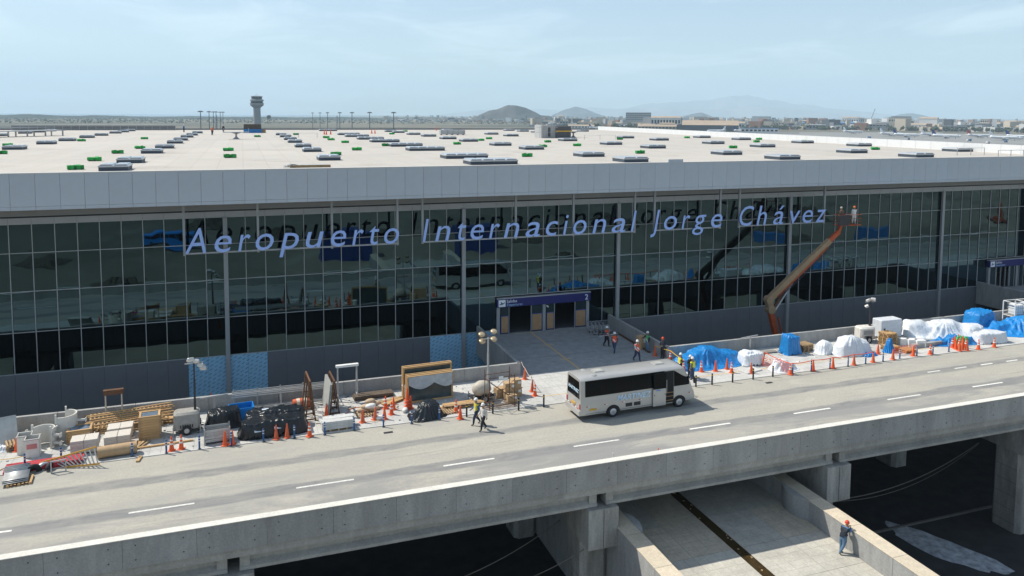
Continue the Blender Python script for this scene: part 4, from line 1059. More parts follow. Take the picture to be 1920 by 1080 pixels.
light_tower('lighting tower with slim black mast behind the kerb cones', (-3.75, 52.1, SZ), .03, 4.55, P('weathered_canopy', (.30,.29,.26), .65, 0, .15, 4), ((-.2,.18,.3),(.15,.05,-.2),(.42,-.25,-.5),(.55,-.45,-.3)))
light_tower('lighting tower with four round lamps beside the scaffold frame', (15.85, 51.3, SZ), .1, 4.55, P('cream_cover', (.50,.45,.37), .6, 0, .15, 4), ((-.55,.25,0),(.4,.35,0),(-.5,-.25,0),(.4,-.2,0)), True)
light_tower('lighting tower with white canopy behind the domed white sheet', (53.4, 54.1, SZ), -.1, 3.75, P('white_canopy', (.62,.60,.55), .6, 0, .12, 4), ((-.3,.1,.6),(.2,.15,-.6),(-.45,-.45,1.0)))
# ---- gantry stands, racks
def portal(label, loc, rz, w, h, topm, legm, tw=.14, th=.2, deep=.5):
    t = T('portal_stand', label, 'stand', loc, rz)
    MB().box(-w/2-.12, w/2+.12, -tw, tw, h-th, h).build('top_beam', topm, t)
    for s in (-1, 1):
        for y in (-deep/2, deep/2): MB().beam((s*w/2, y, 0), (s*w/2, y*.2, h-th), .07).build('leg', legm, t)
        MB().box(s*w/2-.035, s*w/2+.035, -deep/2+.03, deep/2-.03, .3, .36).build('brace', legm, t)
    return t
portal('rusty topped portal stand on pale legs by the rear wall', (-8.35, 54.9, SZ), .05, .95, 2.35, m_rust, P('pale_legs', (.50,.45,.38), .7), th=.32)
portal('white topped portal stand on grey legs by the rear wall', (6.75, 54.6, SZ), .03, 1.35, 2.55, m_white, m_galv, deep=.7, th=.16)
t = T('tee_stand', 'grey T shaped steel stand by the blue wrapped load', 'stand', (41.6, 55.0, SZ), .05)
MB().box(-.04, .04, -.04, .04, 0, 1.25).build('post', m_galv, t); MB().beam((-1.0, 0, 1.22), (.8, 0, 1.32), .08).build('top_bar', m_galv, t); MB().box(-.25, .25, -.2, .2, 0, .03).build('foot', m_galv, t)
t = T('tee_stand', 'grey T shaped steel stand beside the first lighting tower', 'stand', (-2.2, 54.9, SZ), .05)
MB().box(-.04, .04, -.04, .04, 0, 1.1).build('post', m_galv, t); MB().beam((-.9, 0, 1.12), (.9, 0, 1.2), .08).build('top_bar', m_galv, t); MB().box(-.25, .25, -.2, .2, 0, .03).build('foot', m_galv, t)
rk = T('steel_rack', 'long galvanised steel rack of rails along the rear wall', 'rack', (2.15, 54.6, SZ), .0)
for z in (.12, 1.15, 1.28): 
    for y in (-.45, -.15, .15, .45): MB().beam((-3.2, y, z+.0), (3.2, y, z), .05).build('rail', m_galv, rk)
for k in range(5):
    for y in (-.45, .45): MB().box(-.035, .035, -.035, .035, 0, 1.4).build('post', m_galv, rk, loc=(-3.1+k*1.55, y, 0))
    MB().box(-.03, .03, -.41, .41, 1.06, 1.11).build('crosspiece', m_galv, rk, loc=(-3.1+k*1.55, 0, 0))
def a_frame(label, loc, rz, sheets, h):
    t = T('a_frame_rack', label, 'rack', loc, rz)
    for y in (-1.0, 0, 1.0):
        MB().beam((-.32, y, 0), (-.03, y, h), .08).build('leg', m_rust, t); MB().beam((.32, y, 0), (.03, y, h), .08).build('leg', m_rust, t)
        MB().beam((-.36, y, .12), (.36, y, .12), .08).build('cross_bar', m_rust, t); MB().beam((-.2, y, h*.5), (.2, y, h*.5), .06).build('cross_bar', m_rust, t)
    MB().box(-.05, .05, -1.1, 1.1, h-.03, h+.06).build('ridge', m_rust, t)
    for k in range(sheets):
        s = MB().box(-.012, .012, -1.15, 1.15, 0, h*.86).build('sheet', P('grey_sheet', (.36,.37,.35), .75, 0, .12, 3), t, loc=(-.40-k*.04, 0, .17)); s.rotation_euler = (0, .115, 0)
    return t
a_frame('rusty tall A frame rack standing empty by the drum', (3.85, 52.3, SZ), .05, 0, 2.7)
a_frame('rusty A frame rack with grey sheets leaning on it', (5.5, 52.9, SZ), .05, 4, 2.35)
dr = T('striped_drum', 'orange and white striped drum lying behind the rusty rack', 'drum', (3.5, 53.85, SZ), .1)
for k in range(5): MB().tube((-.6+k*.24, 0, .36), (-.6+(k+1)*.24-.005, 0, .36), .34+.03*sin(k*pi/4), 16, .34+.03*sin((k+1)*pi/4)).build('band', m_orange2 if k % 2 == 0 else P('drum_cream', (.66,.55,.42), .6), dr, 'auto')
# stone slabs on pallet
ss = T('slab_stack', 'grey white concrete slabs stacked on a pallet by the kerb', 'slabs', (5.5, 49.65, SZ+.13), .03)
for k in range(3):
    for s in (-1, 1): MB().bbox(-1.0, 1.0, -.24, .24, 0, .17, .015).build('slab', P('pale_slab', (.50,.50,.48), .85, 0, .15, 5), ss, loc=(rnd.uniform(-.08,.08), s*.26, k*.175), rz=rnd.uniform(-.03,.03))
MB().bbox(-.95, .85, -.5, .5, 0, .14, .02).build('slab', MATS['pale_slab'], ss, loc=(-.15, .85, .1), rz=.04)
# sacks
def sack(label, loc, rz, mat, s=1):
    mb = MB(); mb.lathe([(.05,0),(.34,.03),(.40,.10),(.38,.19),(.28,.25),(.05,.27)], 12, sx=1*s, sy=.62*s)
    return tag(mb.build('sack', mat, None, True, loc=loc, rz=rz), label, 'sack', 'sacks on the pavement')
m_sackt = P('tan_sack', (.47,.36,.24), .85, 0, .12, 5, .4, 10); m_sackw = P('white_sack', (.66,.66,.63), .7, 0, .1, 5, .4, 10)
for k, (dx, dy, dz) in enumerate(((-.3,.1,0),(.25,.15,0),(-.05,.1,.2),(.55,.55,-.13),(.7,.8,.08),(.3,.75,.3))): sack('tan sack piled on the pallet by the cones', (7.7+dx, 51.45+dy, SZ+.13+dz), rnd.uniform(-.4,.4), m_sackt)
sack('white sack lying on top of the tan sacks', (7.85, 51.0, SZ+.55), .3, m_sackw)
sack('upright white sack near the kerb bollards', (8.35, 50.15, SZ), .5, m_sackw, .8); sack('white sack beside the stack of cones', (10.2, 50.9, SZ), 1.2, m_sackw, .8)
wb = T('white_bin', 'round white bin with lid by the wooden glass frames', 'bin', (*G(762, 747)[:2], SZ), 0)
MB().lathe([(.24,.0),(.27,.05),(.29,.95)], 16).build('bin_body', m_white, wb, 'auto'); MB().lathe([(.32,.95),(.33,1.0),(.27,1.09),(.05,1.12)], 16).build('lid', m_white, wb, 'auto')
dp = T('board_stack', 'dark boards stacked flat against the rear wall', 'boards', (8.6, 54.4, SZ), .04)
for k in range(4): MB().box(-1.4, 1.4, -.4, .4, 0, .07).build('board', P('dark_board', (.10,.075,.055), .8, 0, .25, 4), dp, loc=(rnd.uniform(-.1,.1), rnd.uniform(-.05,.05), k*.075), rz=rnd.uniform(-.03,.03))
# crated glass in wooden frames
gf = T('glass_crates', 'row of five upright pine frames holding plastic wrapped glass', 'glass frames', (12.3, 52.9, SZ), .06)
for k in range(5):
    w, h = (3.4, 1.95) if k < 3 else (3.7, 2.35); y = -.5 + k*.30; x = -.0 + (k*.02)
    for z in (.02, h-.12): MB().box(-w/2, w/2, -.07, .07, z, z+.12).build('frame_rail', m_wood, gf, loc=(x, y, 0))
    for s in (-1, 1): MB().box(s*(w/2-.06)-.06, s*(w/2-.06)+.06, -.065, .065, .14, h-.12).build('frame_stile', m_wood, gf, loc=(x, y, 0))
    MB().box(-w/2+.12, w/2-.12, -.015, .015, .14, h-.12).build('glass_sheet', P('wrapped_glass', (.05,.075,.08), .18, 0, .3, 1.5, spec=.4), gf, loc=(x, y, 0))
fl_ = MB(); nx_, nz_ = 12, 8; vs = []; fs = []
for i in range(nx_+1):
    for j in range(nz_+1): vs.append((-1.62+i*3.24/nx_, -.60-.05*rnd.random()-.04*sin(i*1.3), 1.92-(j/nz_)*(.55+.40*abs(sin(i*.45)))))
for i in range(nx_):
    for j in range(nz_): a = i*(nz_+1)+j; fs.append((a, a+nz_+1, a+nz_+2, a+1))
MB().add(vs, fs).build('plastic_film', P('grey_film', (.42,.47,.50), .3, 0, .15, 4), gf, True)
pk = T('plank_stack', 'stack of pine planks beside the rounded black sheet', 'timber', (14.3, 50.6, SZ), .02)
for k in range(9): MB().box(-1.5, 1.5, -.1, .1, 0, .055).build('plank', m_wood if k % 3 else m_wood2, pk, loc=(rnd.uniform(-.15,.15), -.25+.24*(k % 3), (k//3)*.11), rz=rnd.uniform(-.03,.03))
for s in (-1, 1):
    for z in (0, 1): MB().box(s-.05, s+.05, -.4, .4, .056+.11*z, .109+.11*z).build('spacer', m_wood2, pk)
# scaffold frames
sfold = T('scaffold', 'rusty brown scaffold frame with white tags near the kerb', 'scaffold', (16.7, 49.75, SZ), .08)
for dx in (-.95, .95):
    for dy in (-.45, .45): MB().tube((dx, dy, 0), (dx, dy, 2.35+.3*(dy > 0)), .03, 7).build('standard', m_rust, sfold)
    for z in (.4, 1.2, 2.1): MB().tube((dx, -.45, z), (dx, .45, z), .022, 6).build('ledger', m_rust, sfold)
for dy in (-.45, .45):
    for z in (.25, 2.25): MB().tube((-.95, dy, z), (.95, dy, z), .025, 6).build('ledger', m_rust, sfold)
    MB().tube((-.95, dy, .5), (.95, dy, 2.0), .018, 6).build('brace', m_rust, sfold); MB().tube((.95, dy, .5), (-.95, dy, 2.0), .018, 6).build('brace', m_rust, sfold)
for k in range(7): MB().tube((-1.3+rnd.uniform(-.1,.1), -.5+k*.15, .05+.02*(k % 2)), (1.4, -.55+k*.16, .06), .02, 6).build('loose_pole', m_rust, sfold)
for dx, dz in ((-.1, 2.25), (.25, 2.12)): MB().box(dx-.17, dx+.17, -.485, -.478, dz-.13, dz+.10).build('tag', m_white, sfold)
# cartons
def carton(label, loc, rz, w, d, h):
    t = T('carton', label, 'box', loc, rz, 'brown cartons by the scaffold')
    MB().bbox(-w/2, w/2, -d/2, d/2, 0, h, .015).build('box', m_card, t); MB().box(-.03, .03, -d/2+.02, d/2-.02, h, h+.002).build('tape', P('packing_tape', (.52,.42,.28), .35), t)
    MB().box(w/2-.28, w/2-.06, -d/2-.003, -d/2, h*.5, h*.8).build('carton_label', m_white, t)
for k, (x, y, z, s) in enumerate(((17.8,51.0,0,.62),(17.85,51.0,.62,.6),(18.5,51.4,0,.66),(18.45,51.4,.66,.6),(17.75,50.35,0,.55),(17.3,51.5,0,.7))): carton('brown carton stacked beside the scaffold frame', (x, y, SZ+z), .06*(k-2), .75, .6, s)
carton('lone tall brown carton against the bridge wall', (32.8, 58.6, SZ), .3, .6, .6, 1.15)
# white box and slab row
wbx = T('wrapped_box', 'large white box wrapped in clear plastic against the rear wall', 'box', (56.5, 54.55, SZ), -.02)
MB().bbox(-1.2, 1.2, -.55, .6, .12, 1.75, .04).build('box', m_whitefilm, wbx); MB().box(-1.2, 1.2, -.5, .5, 0, .12).build('skid', m_wood2, wbx); MB().box(-.95, -.75, -.556, -.551, .7, 1.0).build('mark', m_dark, wbx)
for k in range(3): 
    o_ = tag(MB().bbox(-.42, .42, -.3, .3, 0, .62, .02).build('white_box', m_white, None, loc=(55.9+k*.62-k*.1, 52.1-k*.42, SZ), rz=-.3), 'white foam box in the row beside the pallet stacks', 'box', 'white foam boxes')
tag(MB().bbox(-1.7, 1.7, -.2, .2, 0, .35, .02).build('concrete_block', m_wall, None, loc=(57.6, 51.1, SZ), rz=.02), 'long low concrete block on the open pavement', 'block')
tag(MB().bbox(-.9, .9, -.5, .5, 0, .09, .02).build('stone_slab', MATS['pale_slab'], None, loc=(38.3, 50.55, SZ), rz=.25), 'flat pale slab lying beside the wrapped bale', 'slab')
pw = T('plank_stack', 'grey planks lying along the wall behind the wrapped bale', 'timber', (41.7, 54.2, SZ), .03)
for k in range(6): MB().box(-1.9, 1.9, -.1, .1, 0, .06).build('plank', P('grey_plank', (.30,.28,.25), .85, 0, .2, 5), pw, loc=(rnd.uniform(-.3,.3), -.3+.22*(k % 3), (k//3)*.065), rz=rnd.uniform(-.05,.05))
# pipes on the right
pp = T('pipe_bundle', 'bundle of grey pipes beside the bunched blue tarpaulin', 'pipes', (58.6, 52.2, SZ), -.5)
for k in range(7): MB().tube((-1.4, -.3+.16*(k % 4), .08+.14*(k//4)), (1.4, -.3+.16*(k % 4), .08+.14*(k//4)), .075, 10).build('pipe', m_galv, pp, 'auto')
# liquid tanks in a steel rack
def ibc(label, loc, rz):
    t = T('liquid_tank', label, 'tank', loc, rz, 'white caged liquid tanks')
    MB().bbox(-.55, .55, -.45, .45, .16, 1.12, .09).build('tank', m_white, t, 'auto'); MB().lathe([(.12,1.12),(.12,1.17),(.02,1.18)], 12).build('cap', m_dark, t)
    MB().box(-.6, .6, -.5, .5, 0, .14).build('pallet', m_galv, t)
    for k in range(5):
        for s in (-1, 1): MB().tube((-.55+k*.275, s*.48, .14), (-.55+k*.275, s*.48, 1.14), .012, 5).build('cage_bar', m_galv, t)
    for z in (.4, .75, 1.13):
        for s in (-1, 1): MB().tube((-.58, s*.485, z), (.58, s*.485, z), .012, 5).build('cage_bar', m_galv, t); MB().tube((s*.58, -.485, z), (s*.58, .485, z), .012, 5).build('cage_bar', m_galv, t)
for k in range(3): ibc('white plastic liquid tank in a wire cage inside the steel frame', (72.6+k*1.5, 54.2, SZ+.85), -.05)
fr = T('tank_rack', 'pale steel frame carrying white liquid tanks', 'frame', (74.1, 54.2, SZ), -.05)
for x in (-2.3, -.75, .8, 2.3):
    for y in (-.65, .65): MB().box(-.04, .04, -.04, .04, 0, 2.2).build('post', m_white, fr, loc=(x, y, 0))
for y in (-.65, .65):
    for z in (.78, 2.16): MB().box(-2.26, 2.26, -.035, .035, z, z+.07).build('rail', m_white, fr, loc=(0, y, 0))
for x in (-2.3, -.75, .8, 2.3):
    for z in (.79, 2.17): MB().box(-.034, .034, -.61, .61, z, z+.06).build('rail', m_white, fr, loc=(x, 0, 0))
for k in range(4): MB().box(-2.2, 2.2, -.1, .1, .85, .878).build('shelf_board', m_wood2, fr, loc=(0, -.45+k*.3, -.028))
# tapes and nets
def rope(name, label, pts, r, mat, sag=.1, cat='tape', thick=None):
    P_ = []
    for a, b in zip(pts[:-1], pts[1:]):
        a, b = Vector(a), Vector(b)
        for k in range(8): t_ = k/8; p = a.lerp(b, t_); p.z -= sag*4*t_*(1-t_); P_.append(p)
    P_.append(Vector(pts[-1]))
    return tag(MB().path(P_, r, 5).build(name, mat, None, True), label, cat)
def top(px, py, h=.88): x, y, z = G(px, py); return (x, y, z+h)
rope('barrier_tape', 'yellow and black tape sagging from bridge cone to corner cones', [top(1228,667), top(1257,677), top(1281.5,695)], .03, m_yellow, .05)
rope('barrier_tape', 'pale chain sagging between cones at the bridge mouth', [(20.4, 55.4, 1.1), top(984,711), top(998,734)], .022, P('pale_chain', (.55,.45,.35), .6), .08)
rope('barrier_net_rope', 'orange rope strung between cones along the netting', [(40.2, 51.2, 1.15), top(1482,702), top(1524.6,695), top(1561.7,690), top(1601,684), top(1637,679)], .035, m_orange, .07, 'rope')
rope('barrier_tape', 'yellow and black tape strung across the bollards behind the red boards', [top(47,877,.7), (-13.9, 49.9, .6)], .02, m_yellow, .05)
def net(label, a, b, h):
    mb = MB(); a, b = Vector(a), Vector(b); n = int((b-a).length/.14)
    for k in range(n+1): p = a.lerp(b, k/n); mb.beam(p, p+Vector((0,0,h)), .014)
    for q in range(6): z = Vector((0, 0, h*q/5)); mb.beam(a+z, b+z, .014)
    t = tag(mb.build('safety_net', m_orange, None), label, 'net')
net('orange plastic safety net before the low white heap', (39.9, 51.1, .15), (*G(1482, 702)[:2], .12), .75)
net('orange plastic safety net before the pallet stacks', (52.6, 49.9, .1), (55.2, 50.0, .1), .7)
for q, (a, b) in enumerate((((40.05,51.3,.03),(40.2,51.2,1.2)),)): tag(MB().beam(a, b, .09).build('red_post', m_orange2, None), 'leaning red post at the corner of the netting', 'post')
# luggage trolleys nested by the doors
def trolley(loc, rz, lab):
    t = T('luggage_trolley', lab, 'trolley', loc, rz, 'nested luggage trolleys')
    for s in (-1, 1):
        MB().tube((-.42, s*.26, .12), (.42, s*.2, .12), .018, 6).build('frame', m_alu, t); MB().tube((-.42, s*.26, .12), (-.52, s*.26, 1.0), .018, 6).build('upright', m_alu, t)
        MB().tube((-.36, s*.27-.02, .07), (-.36, s*.27+.02, .07), .07, 10).build('wheel', m_black, t)
    MB().tube((-.52, -.27, 1.0), (-.52, .27, 1.0), .025, 6).build('handle', m_dark, t); MB().box(-.44, -.40, -.22, .22, .6, .85).build('basket', m_galv, t)
    MB().tube((.42, -.02, .06), (.42, .02, .06), .06, 10).build('wheel', m_black, t); MB().box(-.4, .4, -.18, .18, .13, .145).build('tray', m_galv, t)
for r in range(2):
    for k in range(5): trolley((31.0+k*.34+r*.1, 64.7-r*1.0-k*.12, SZ+.002), -.3, 'metal luggage trolley nested in the row beside the bridge wall')
tag(MB().beam((32.9, 57.2, .1), (32.95, 63.5, .1), .14).build('timber_beam', m_rust, None), 'dark timber beam along the foot of the bridge wall', 'timber')
# cables slung under the deck
def catenary(label, a, b, sag, r=.035):
    a, b = Vector(a), Vector(b); pts = []
    for k in range(25): t_ = k/24; p = a.lerp(b, t_); p.z -= sag*4*t_*(1-t_); pts.append(p)
    return tag(MB().path(pts, r, 5).build('cable', P('cable_grey', (.16,.14,.12), .7), None, True), label, 'cable')
catenary('thick cable sagging under the viaduct towards the tall pier', GY(1560, 938, 40.2), GY(1835, 830, 44), .9)
catenary('thin lower cable sagging under the viaduct towards the tall pier', GY(1565, 940, 40.3), GY(1835, 832, 44.2), 1.15, .02)
catenary('thin cable slanting down through the dark under the viaduct', GY(860, 1085, 39.5), GY(1050, 975, 42), .3, .025)
catenary('second thin cable slanting beside the pier column', GY(990, 1085, 38.9), GY(1095, 1030, 38.9), .1, .025)
# odds and ends at the road edge by the parapet
for px, py, lab, mt in ((1149, 852, 'short white marker rod standing at the parapet foot', m_white), (1234, 843, 'short red marker rod standing at the parapet foot', m_orange)):
    x, y, z = G(px, py+14, 0); tag(MB().tube((0,0,0), (0,0,.55), .03, 8).tube((0,0,0),(0,0,.15),.05,8).build('marker_rod', mt, None, loc=(x, max(y, 38.35), 0)), lab, 'rod')

# ---- scraps, grit and offcuts strewn over the pavement
rs_ = random.Random(77); sm = [m_wood, m_wood2, m_white, m_card, m_galv, m_blackfilm, m_orange2]
for nm, lab, mt_, cnt in (('timber_scraps', 'many small timber scraps and sticks strewn over the pavement', m_wood2, 110), ('paper_scraps', 'many scraps of paper and plastic strewn over the pavement', m_white, 70), ('rubble_bits', 'many bits of rubble and grit strewn over the pavement', m_wall, 160), ('dark_scraps', 'many dark offcuts and cable ends strewn over the pavement', m_black, 70)):
    mb = MB()
    for k in range(cnt):
        if rs_.random() < .62: x, y = rs_.uniform(-15, 19.5), 49.4 + 5.6*rs_.random()**.8
        else: x, y = rs_.uniform(34.5, 76), 50.5 + 4.6*rs_.random()
        if nm == 'timber_scraps': sz = (rs_.uniform(.2, .9), rs_.uniform(.04, .1), rs_.uniform(.02, .05))
        elif nm == 'paper_scraps': sz = (rs_.uniform(.1, .35), rs_.uniform(.08, .25), rs_.uniform(.01, .04))
        elif nm == 'rubble_bits': sz = (rs_.uniform(.04, .14), rs_.uniform(.04, .12), rs_.uniform(.03, .08))
        else: sz = (rs_.uniform(.1, .5), rs_.uniform(.03, .08), rs_.uniform(.02, .04))
        mb.obox((x, y, SZ + sz[2]*.5), sz, rs_.uniform(0, 3.1), rs_.uniform(-.1, .1))
    tag(mb.build(nm, mt_, None), lab, 'scraps', kind='stuff')
def cable_run(label, pts, mat):
    P_ = []
    for a, b in zip(pts[:-1], pts[1:]):
        for k in range(8): t_ = k/8; P_.append((a[0]+(b[0]-a[0])*t_, a[1]+(b[1]-a[1])*t_+.18*sin(6.3*t_+a[0]), SZ+.02))
    tag(MB().path(P_, .02, 5).build('ground_cable', mat, None, True), label, 'cable')
cable_run('black cable snaking from the first lighting tower along the pavement', [(-3.0, 52.5), (-.2, 54.0), (1.0, 53.6), (4.6, 54.2), (7.5, 53.6), (10.4, 54.3)], m_black)
cable_run('orange hose lying between the racks and sacks', [(4.6, 51.4), (5.9, 51.2), (6.6, 52.4), (8.8, 52.9), (10.2, 52.0)], m_orange2)
# ================================================================== bus
m_silver = P('bus_silver_paint', (.47, .465, .445), .3, .3, .03, 1.2, coat=.5)
m_busglass = P('bus_dark_glass', (.004, .005, .006), .08, 0, .1, spec=.12)
m_busdark = P('doorway_shade', (.012, .012, .013), .8)
m_buswhite = P('bus_lettering', (.50, .66, .80), .4)
bus = T('minibus', 'silver minibus with black windows and open side door stopped at the kerb', 'bus', (25.48, 46.75, 0), radians(1.6)); bus.scale = (1.035, 1, .955)
HL, HWd = 4.35, 1.12
def sec(x):          # half-section (y, z) of the body at x: front tapers, roof crowned
    f = max(0, (x-3.0)/1.35); r_ = max(0, (-x-4.0)/.35)
    w = HWd*(1 - .07*f*f - .03*r_)
    top = 3.10
    if x > 3.3: top = float(np.interp(x, [3.3, 3.5, 3.75, 4.0, 4.2, 4.35], [3.10, 2.98, 2.50, 1.95, 1.45, 1.15]))
    top -= .10*r_
    zb = .40 + .05*f
    shoulder = min(top - .12, 2.86)
    k = (top - .12)/2.86
    return [(-w, zb), (-w*1.0, min(1.0, top-.3)), (-w*.985, min(1.6, top-.25)), (-w*.93, shoulder), (-w*.82, shoulder+.55*(top-shoulder)), (-w*.6, top-.04), (0, top)]
xs = [-4.35, -4.25, -4.0, -3.0, -2.0, -1.0, 0, 1.0, 2.0, 3.0, 3.3, 3.5, 3.75, 4.0, 4.2, 4.35]
vs = []; n = 13
for x in xs:
    h = sec(x); ring = h + [(-y, z) for y, z in h[-2::-1]]
    vs += [(x, y, z) for y, z in ring]
fs = []
for i in range(len(xs)-1):
    for j in range(n-1): fs.append((i*n+j, i*n+j+1, (i+1)*n+j+1, (i+1)*n+j))
    fs.append((i*n+n-1, i*n, (i+1)*n, (i+1)*n+n-1))
fs += [tuple(range(n)), tuple(range((len(xs)-1)*n+n-1, (len(xs)-1)*n-1, -1))]
body = MB().add(vs, fs).build('body', m_silver, bus, 'auto')
# side windows follow the tilt of the upper side
def side_panel(name, x0, x1, z0, z1, mat, parent, sgn=-1, off=.012, slant=0):
    def yat(x, z):
        h = sec(x); 
        for (ya, za), (yb, zb) in zip(h[:-1], h[1:]):
            if za <= z <= zb: return ya + (yb-ya)*(z-za)/(zb-za+1e-6)
        return h[3][0]
    nx = 5; P_ = []; 
    for k in range(nx+1):
        x = x0 + (x1-x0)*k/nx
        for z in (z0, (z0+z1)/2, z1 if not slant else z1 - slant*max(0, k/nx)**1.0):
            P_.append((x, (yat(min(x, 4.3), z) - off)*(-sgn), z))
    F = []
    for k in range(nx):
        for j in range(2): a = k*3+j; F.append((a, a+3, a+4, a+1))
    return MB().add(P_, F).build(name, mat, parent, True)
side_panel('window_band', -4.03, 1.96, 1.70, 2.84, m_black, bus, -1, .007); side_panel('window_band', -4.03, 3.0, 1.70, 2.82, m_black, bus, 1, .007)
wx = [-4.02, -2.85, -1.68, -.5, .72]
for k in range(4): side_panel('side_window', wx[k]+.004, wx[k+1]-.004, 1.72, 2.82, m_busglass, bus)
side_panel('side_window', .726, 1.95, 1.72, 2.82, m_busglass, bus)
for k in range(5): side_panel('far_side_window', -4.0+k*1.4, -2.61+k*1.4, 1.72, 2.80, m_busglass, bus, 1)
side_panel('driver_window', 2.68, 3.92, 1.62, 2.80, m_busglass, bus, -1, .013, .80)
side_panel('far_side_window', 3.0, 3.90, 1.62, 2.76, m_busglass, bus, 1, .013, .78)
# doorway: flat dark panel painting the shade inside, steps, and the door leaf slid back over the side
side_panel('doorway', 1.96, 2.66, .46, 2.80, m_busdark, bus, -1, .014)
for z in (.62, .92, 1.2): MB().box(2.0, 2.62, -1.16, -1.145, z, z+.05).build('door_step', P('step_edge', (.30,.17,.07), .6), bus)
MB().tube((2.08, -1.17, 1.2), (2.08, -1.15, 2.2), .02, 6).build('grab_rail', m_alu, bus)
dl = MB().bbox(.98, 1.98, -1.26, -1.20, .38, 1.62, .02).build('open_door', m_silver, bus); MB().box(1.0, 1.96, -1.245, -1.205, 1.64, 2.78).build('door_glass', m_busglass, dl)
MB().box(1.2, 1.55, -1.264, -1.2605, 1.5, 1.57).build('door_sticker', P('sticker_blue', (.04,.22,.6), .4), dl)
for x in (1.08, 1.9): MB().box(x-.03, x+.03, -1.268, -1.2605, 1.16, 1.24).build('door_lock', m_dark, dl)
# windscreen, rear window, bumpers
ws = MB(); P_ = []; 
for x in (3.42, 3.6, 3.8, 3.98):
    h = sec(x); t_ = h[-1][1]; w = abs(h[5][0])*1.25
    P_ += [(x+.02, y, t_+.013-.02*abs(y)) for y in (-w, -w*.5, 0, w*.5, w)]
F = [(i*5+j, i*5+j+1, i*5+j+6, i*5+j+5) for i in range(3) for j in range(4)]
ws.add(P_, F).build('windscreen', m_busglass, bus, True)
rw = MB().add([(-4.365, -.93, 1.55), (-4.365, .93, 1.55), (-4.365, .84, 2.78), (-4.365, -.84, 2.78)], [(0,1,2,3)]); rw.build('rear_window', m_busglass, bus)
MB().bbox(-4.46, -4.30, -1.10, 1.10, .40, .78, .04).build('rear_bumper', m_silver, bus); MB().bbox(4.28, 4.44, -1.02, 1.02, .42, .78, .05).build('front_bumper', m_silver, bus)
for s in (-1, 1):
    MB().box(-4.375, -4.352, s*1.0-.09, s*1.0+.09, .85, 1.2).build('tail_light', P('tail_red', (.35,.02,.02), .25), bus)
    MB().bbox(4.33, 4.39, s*.8-.16, s*.8+.16, .85, 1.05, .03).build('headlight', P('headlight_glass', (.7,.7,.68), .1), bus)
    ar = MB().path([(3.75, s*1.05, 2.35), (4.15, s*1.25, 2.3), (4.2, s*1.28, 2.15)], .025, 6).build('mirror', m_black, bus); MB().bbox(4.14, 4.22, s*1.28-.1, s*1.28+.1, 1.75, 2.15, .03).build('mirror_glass', m_black, ar)
for k in range(6): MB().box(-4.38, -4.352, -.75+k*.29, -.63+k*.29, .80, .85).build('reflector', m_reflect if k % 2 else m_red, bus)
for k in range(7): x = -3.95+k*1.3; MB().box(x, x+.12, -1.137, -1.125, .98, 1.03).build('reflector', m_red if k != 4 else m_red, bus) if not .8 < x < 2.7 else None
for k in range(7): x = -3.83+k*1.3; MB().box(x, x+.12, -1.137, -1.125, .98, 1.03).build('reflector', m_reflect, bus) if not .8 < x < 2.7 else None
MB().box(-4.40, -4.352, -.28, .28, .95, 1.10).build('number_plate', P('orange_plate', (.60,.36,.05), .5), bus); MB().box(-3.72, -3.2, -1.135, -1.125, .70, .85).build('plate_transfer', MATS['orange_plate'], bus)
for x in (-1.05, -.42): MB().box(x, x+.5, -1.137, -1.124, .62, .88).build('vent_grille', m_dark, bus)
MB().box(-4.0, 3.0, -1.128, -1.122, .485, .505).build('skirt_line', m_dark, bus)
# wheels and arches
for x in (-1.98, 3.1):
    for s in (-1, 1):
        ar = MB(); ar.prism([(x+.58*cos(a), .40+.50*sin(a)) for a in np.linspace(0, pi, 14)], 'Y', s*1.10 if s < 0 else 1.0, s*1.0 if s < 0 else 1.10); 
        MB().prism([(x+.52*cos(a), .401+.50*sin(a)) for a in np.linspace(0, pi, 14)], 'Y', s*1.128-.004, s*1.128+.004).build('wheel_arch', m_black, bus)
        w = MB().tube((x, s*.86, .40), (x, s*1.15, .40), .40, 22).build('wheel', m_black, bus, 'auto')
        MB().tube((x, s*1.15, .40), (x, s*1.165, .40), .24, 16, .20).build('rim', m_alu, w, 'auto'); MB().tube((x, s*1.165, .40), (x, s*1.19, .40), .09, 10).build('hub', m_galv, w)
for x, w_, d_ in ((-2.6, .75, .62), (2.0, .75, .62)):
    h_ = MB().bbox(x-w_/2, x+w_/2, -.32, .32, 3.05, 3.15, .03).build('roof_hatch', m_silver, bus); MB().box(x-w_/2+.1, x+w_/2-.1, -.24, .24, 3.15, 3.158).build('hatch_panel', P('hatch_grey', (.40,.40,.37), .6), h_)
for x, y in ((-3.2, -.6), (-3.4, .55)): MB().lathe([(.2, 3.0), (.2, 3.08), (.12, 3.12)], 14, (x, y, 0)).build('roof_vent', m_silver, bus, 'auto')
bt = text_obj('MARTINEZ', .56, 'bus_lettering', m_buswhite, bus, .25, .004, None, space=1.03, offset=.014)
_w = max(v.co.x for v in bt.data.vertices) - min(v.co.x for v in bt.data.vertices)
bt.matrix_basis = Matrix.Translation((-1.72, -1.142, 1.15)) @ UPRIGHT @ Matrix.Diagonal((2.58/_w, 1, 1, 1))
text_obj('MARTINEZ', .34, 'bus_lettering', m_buswhite, bus, .2, .004, Matrix.Translation((-4.372, .80, 1.95)) @ Matrix.Rotation(-pi/2, 4, 'Z') @ UPRIGHT, space=.95, offset=.008)

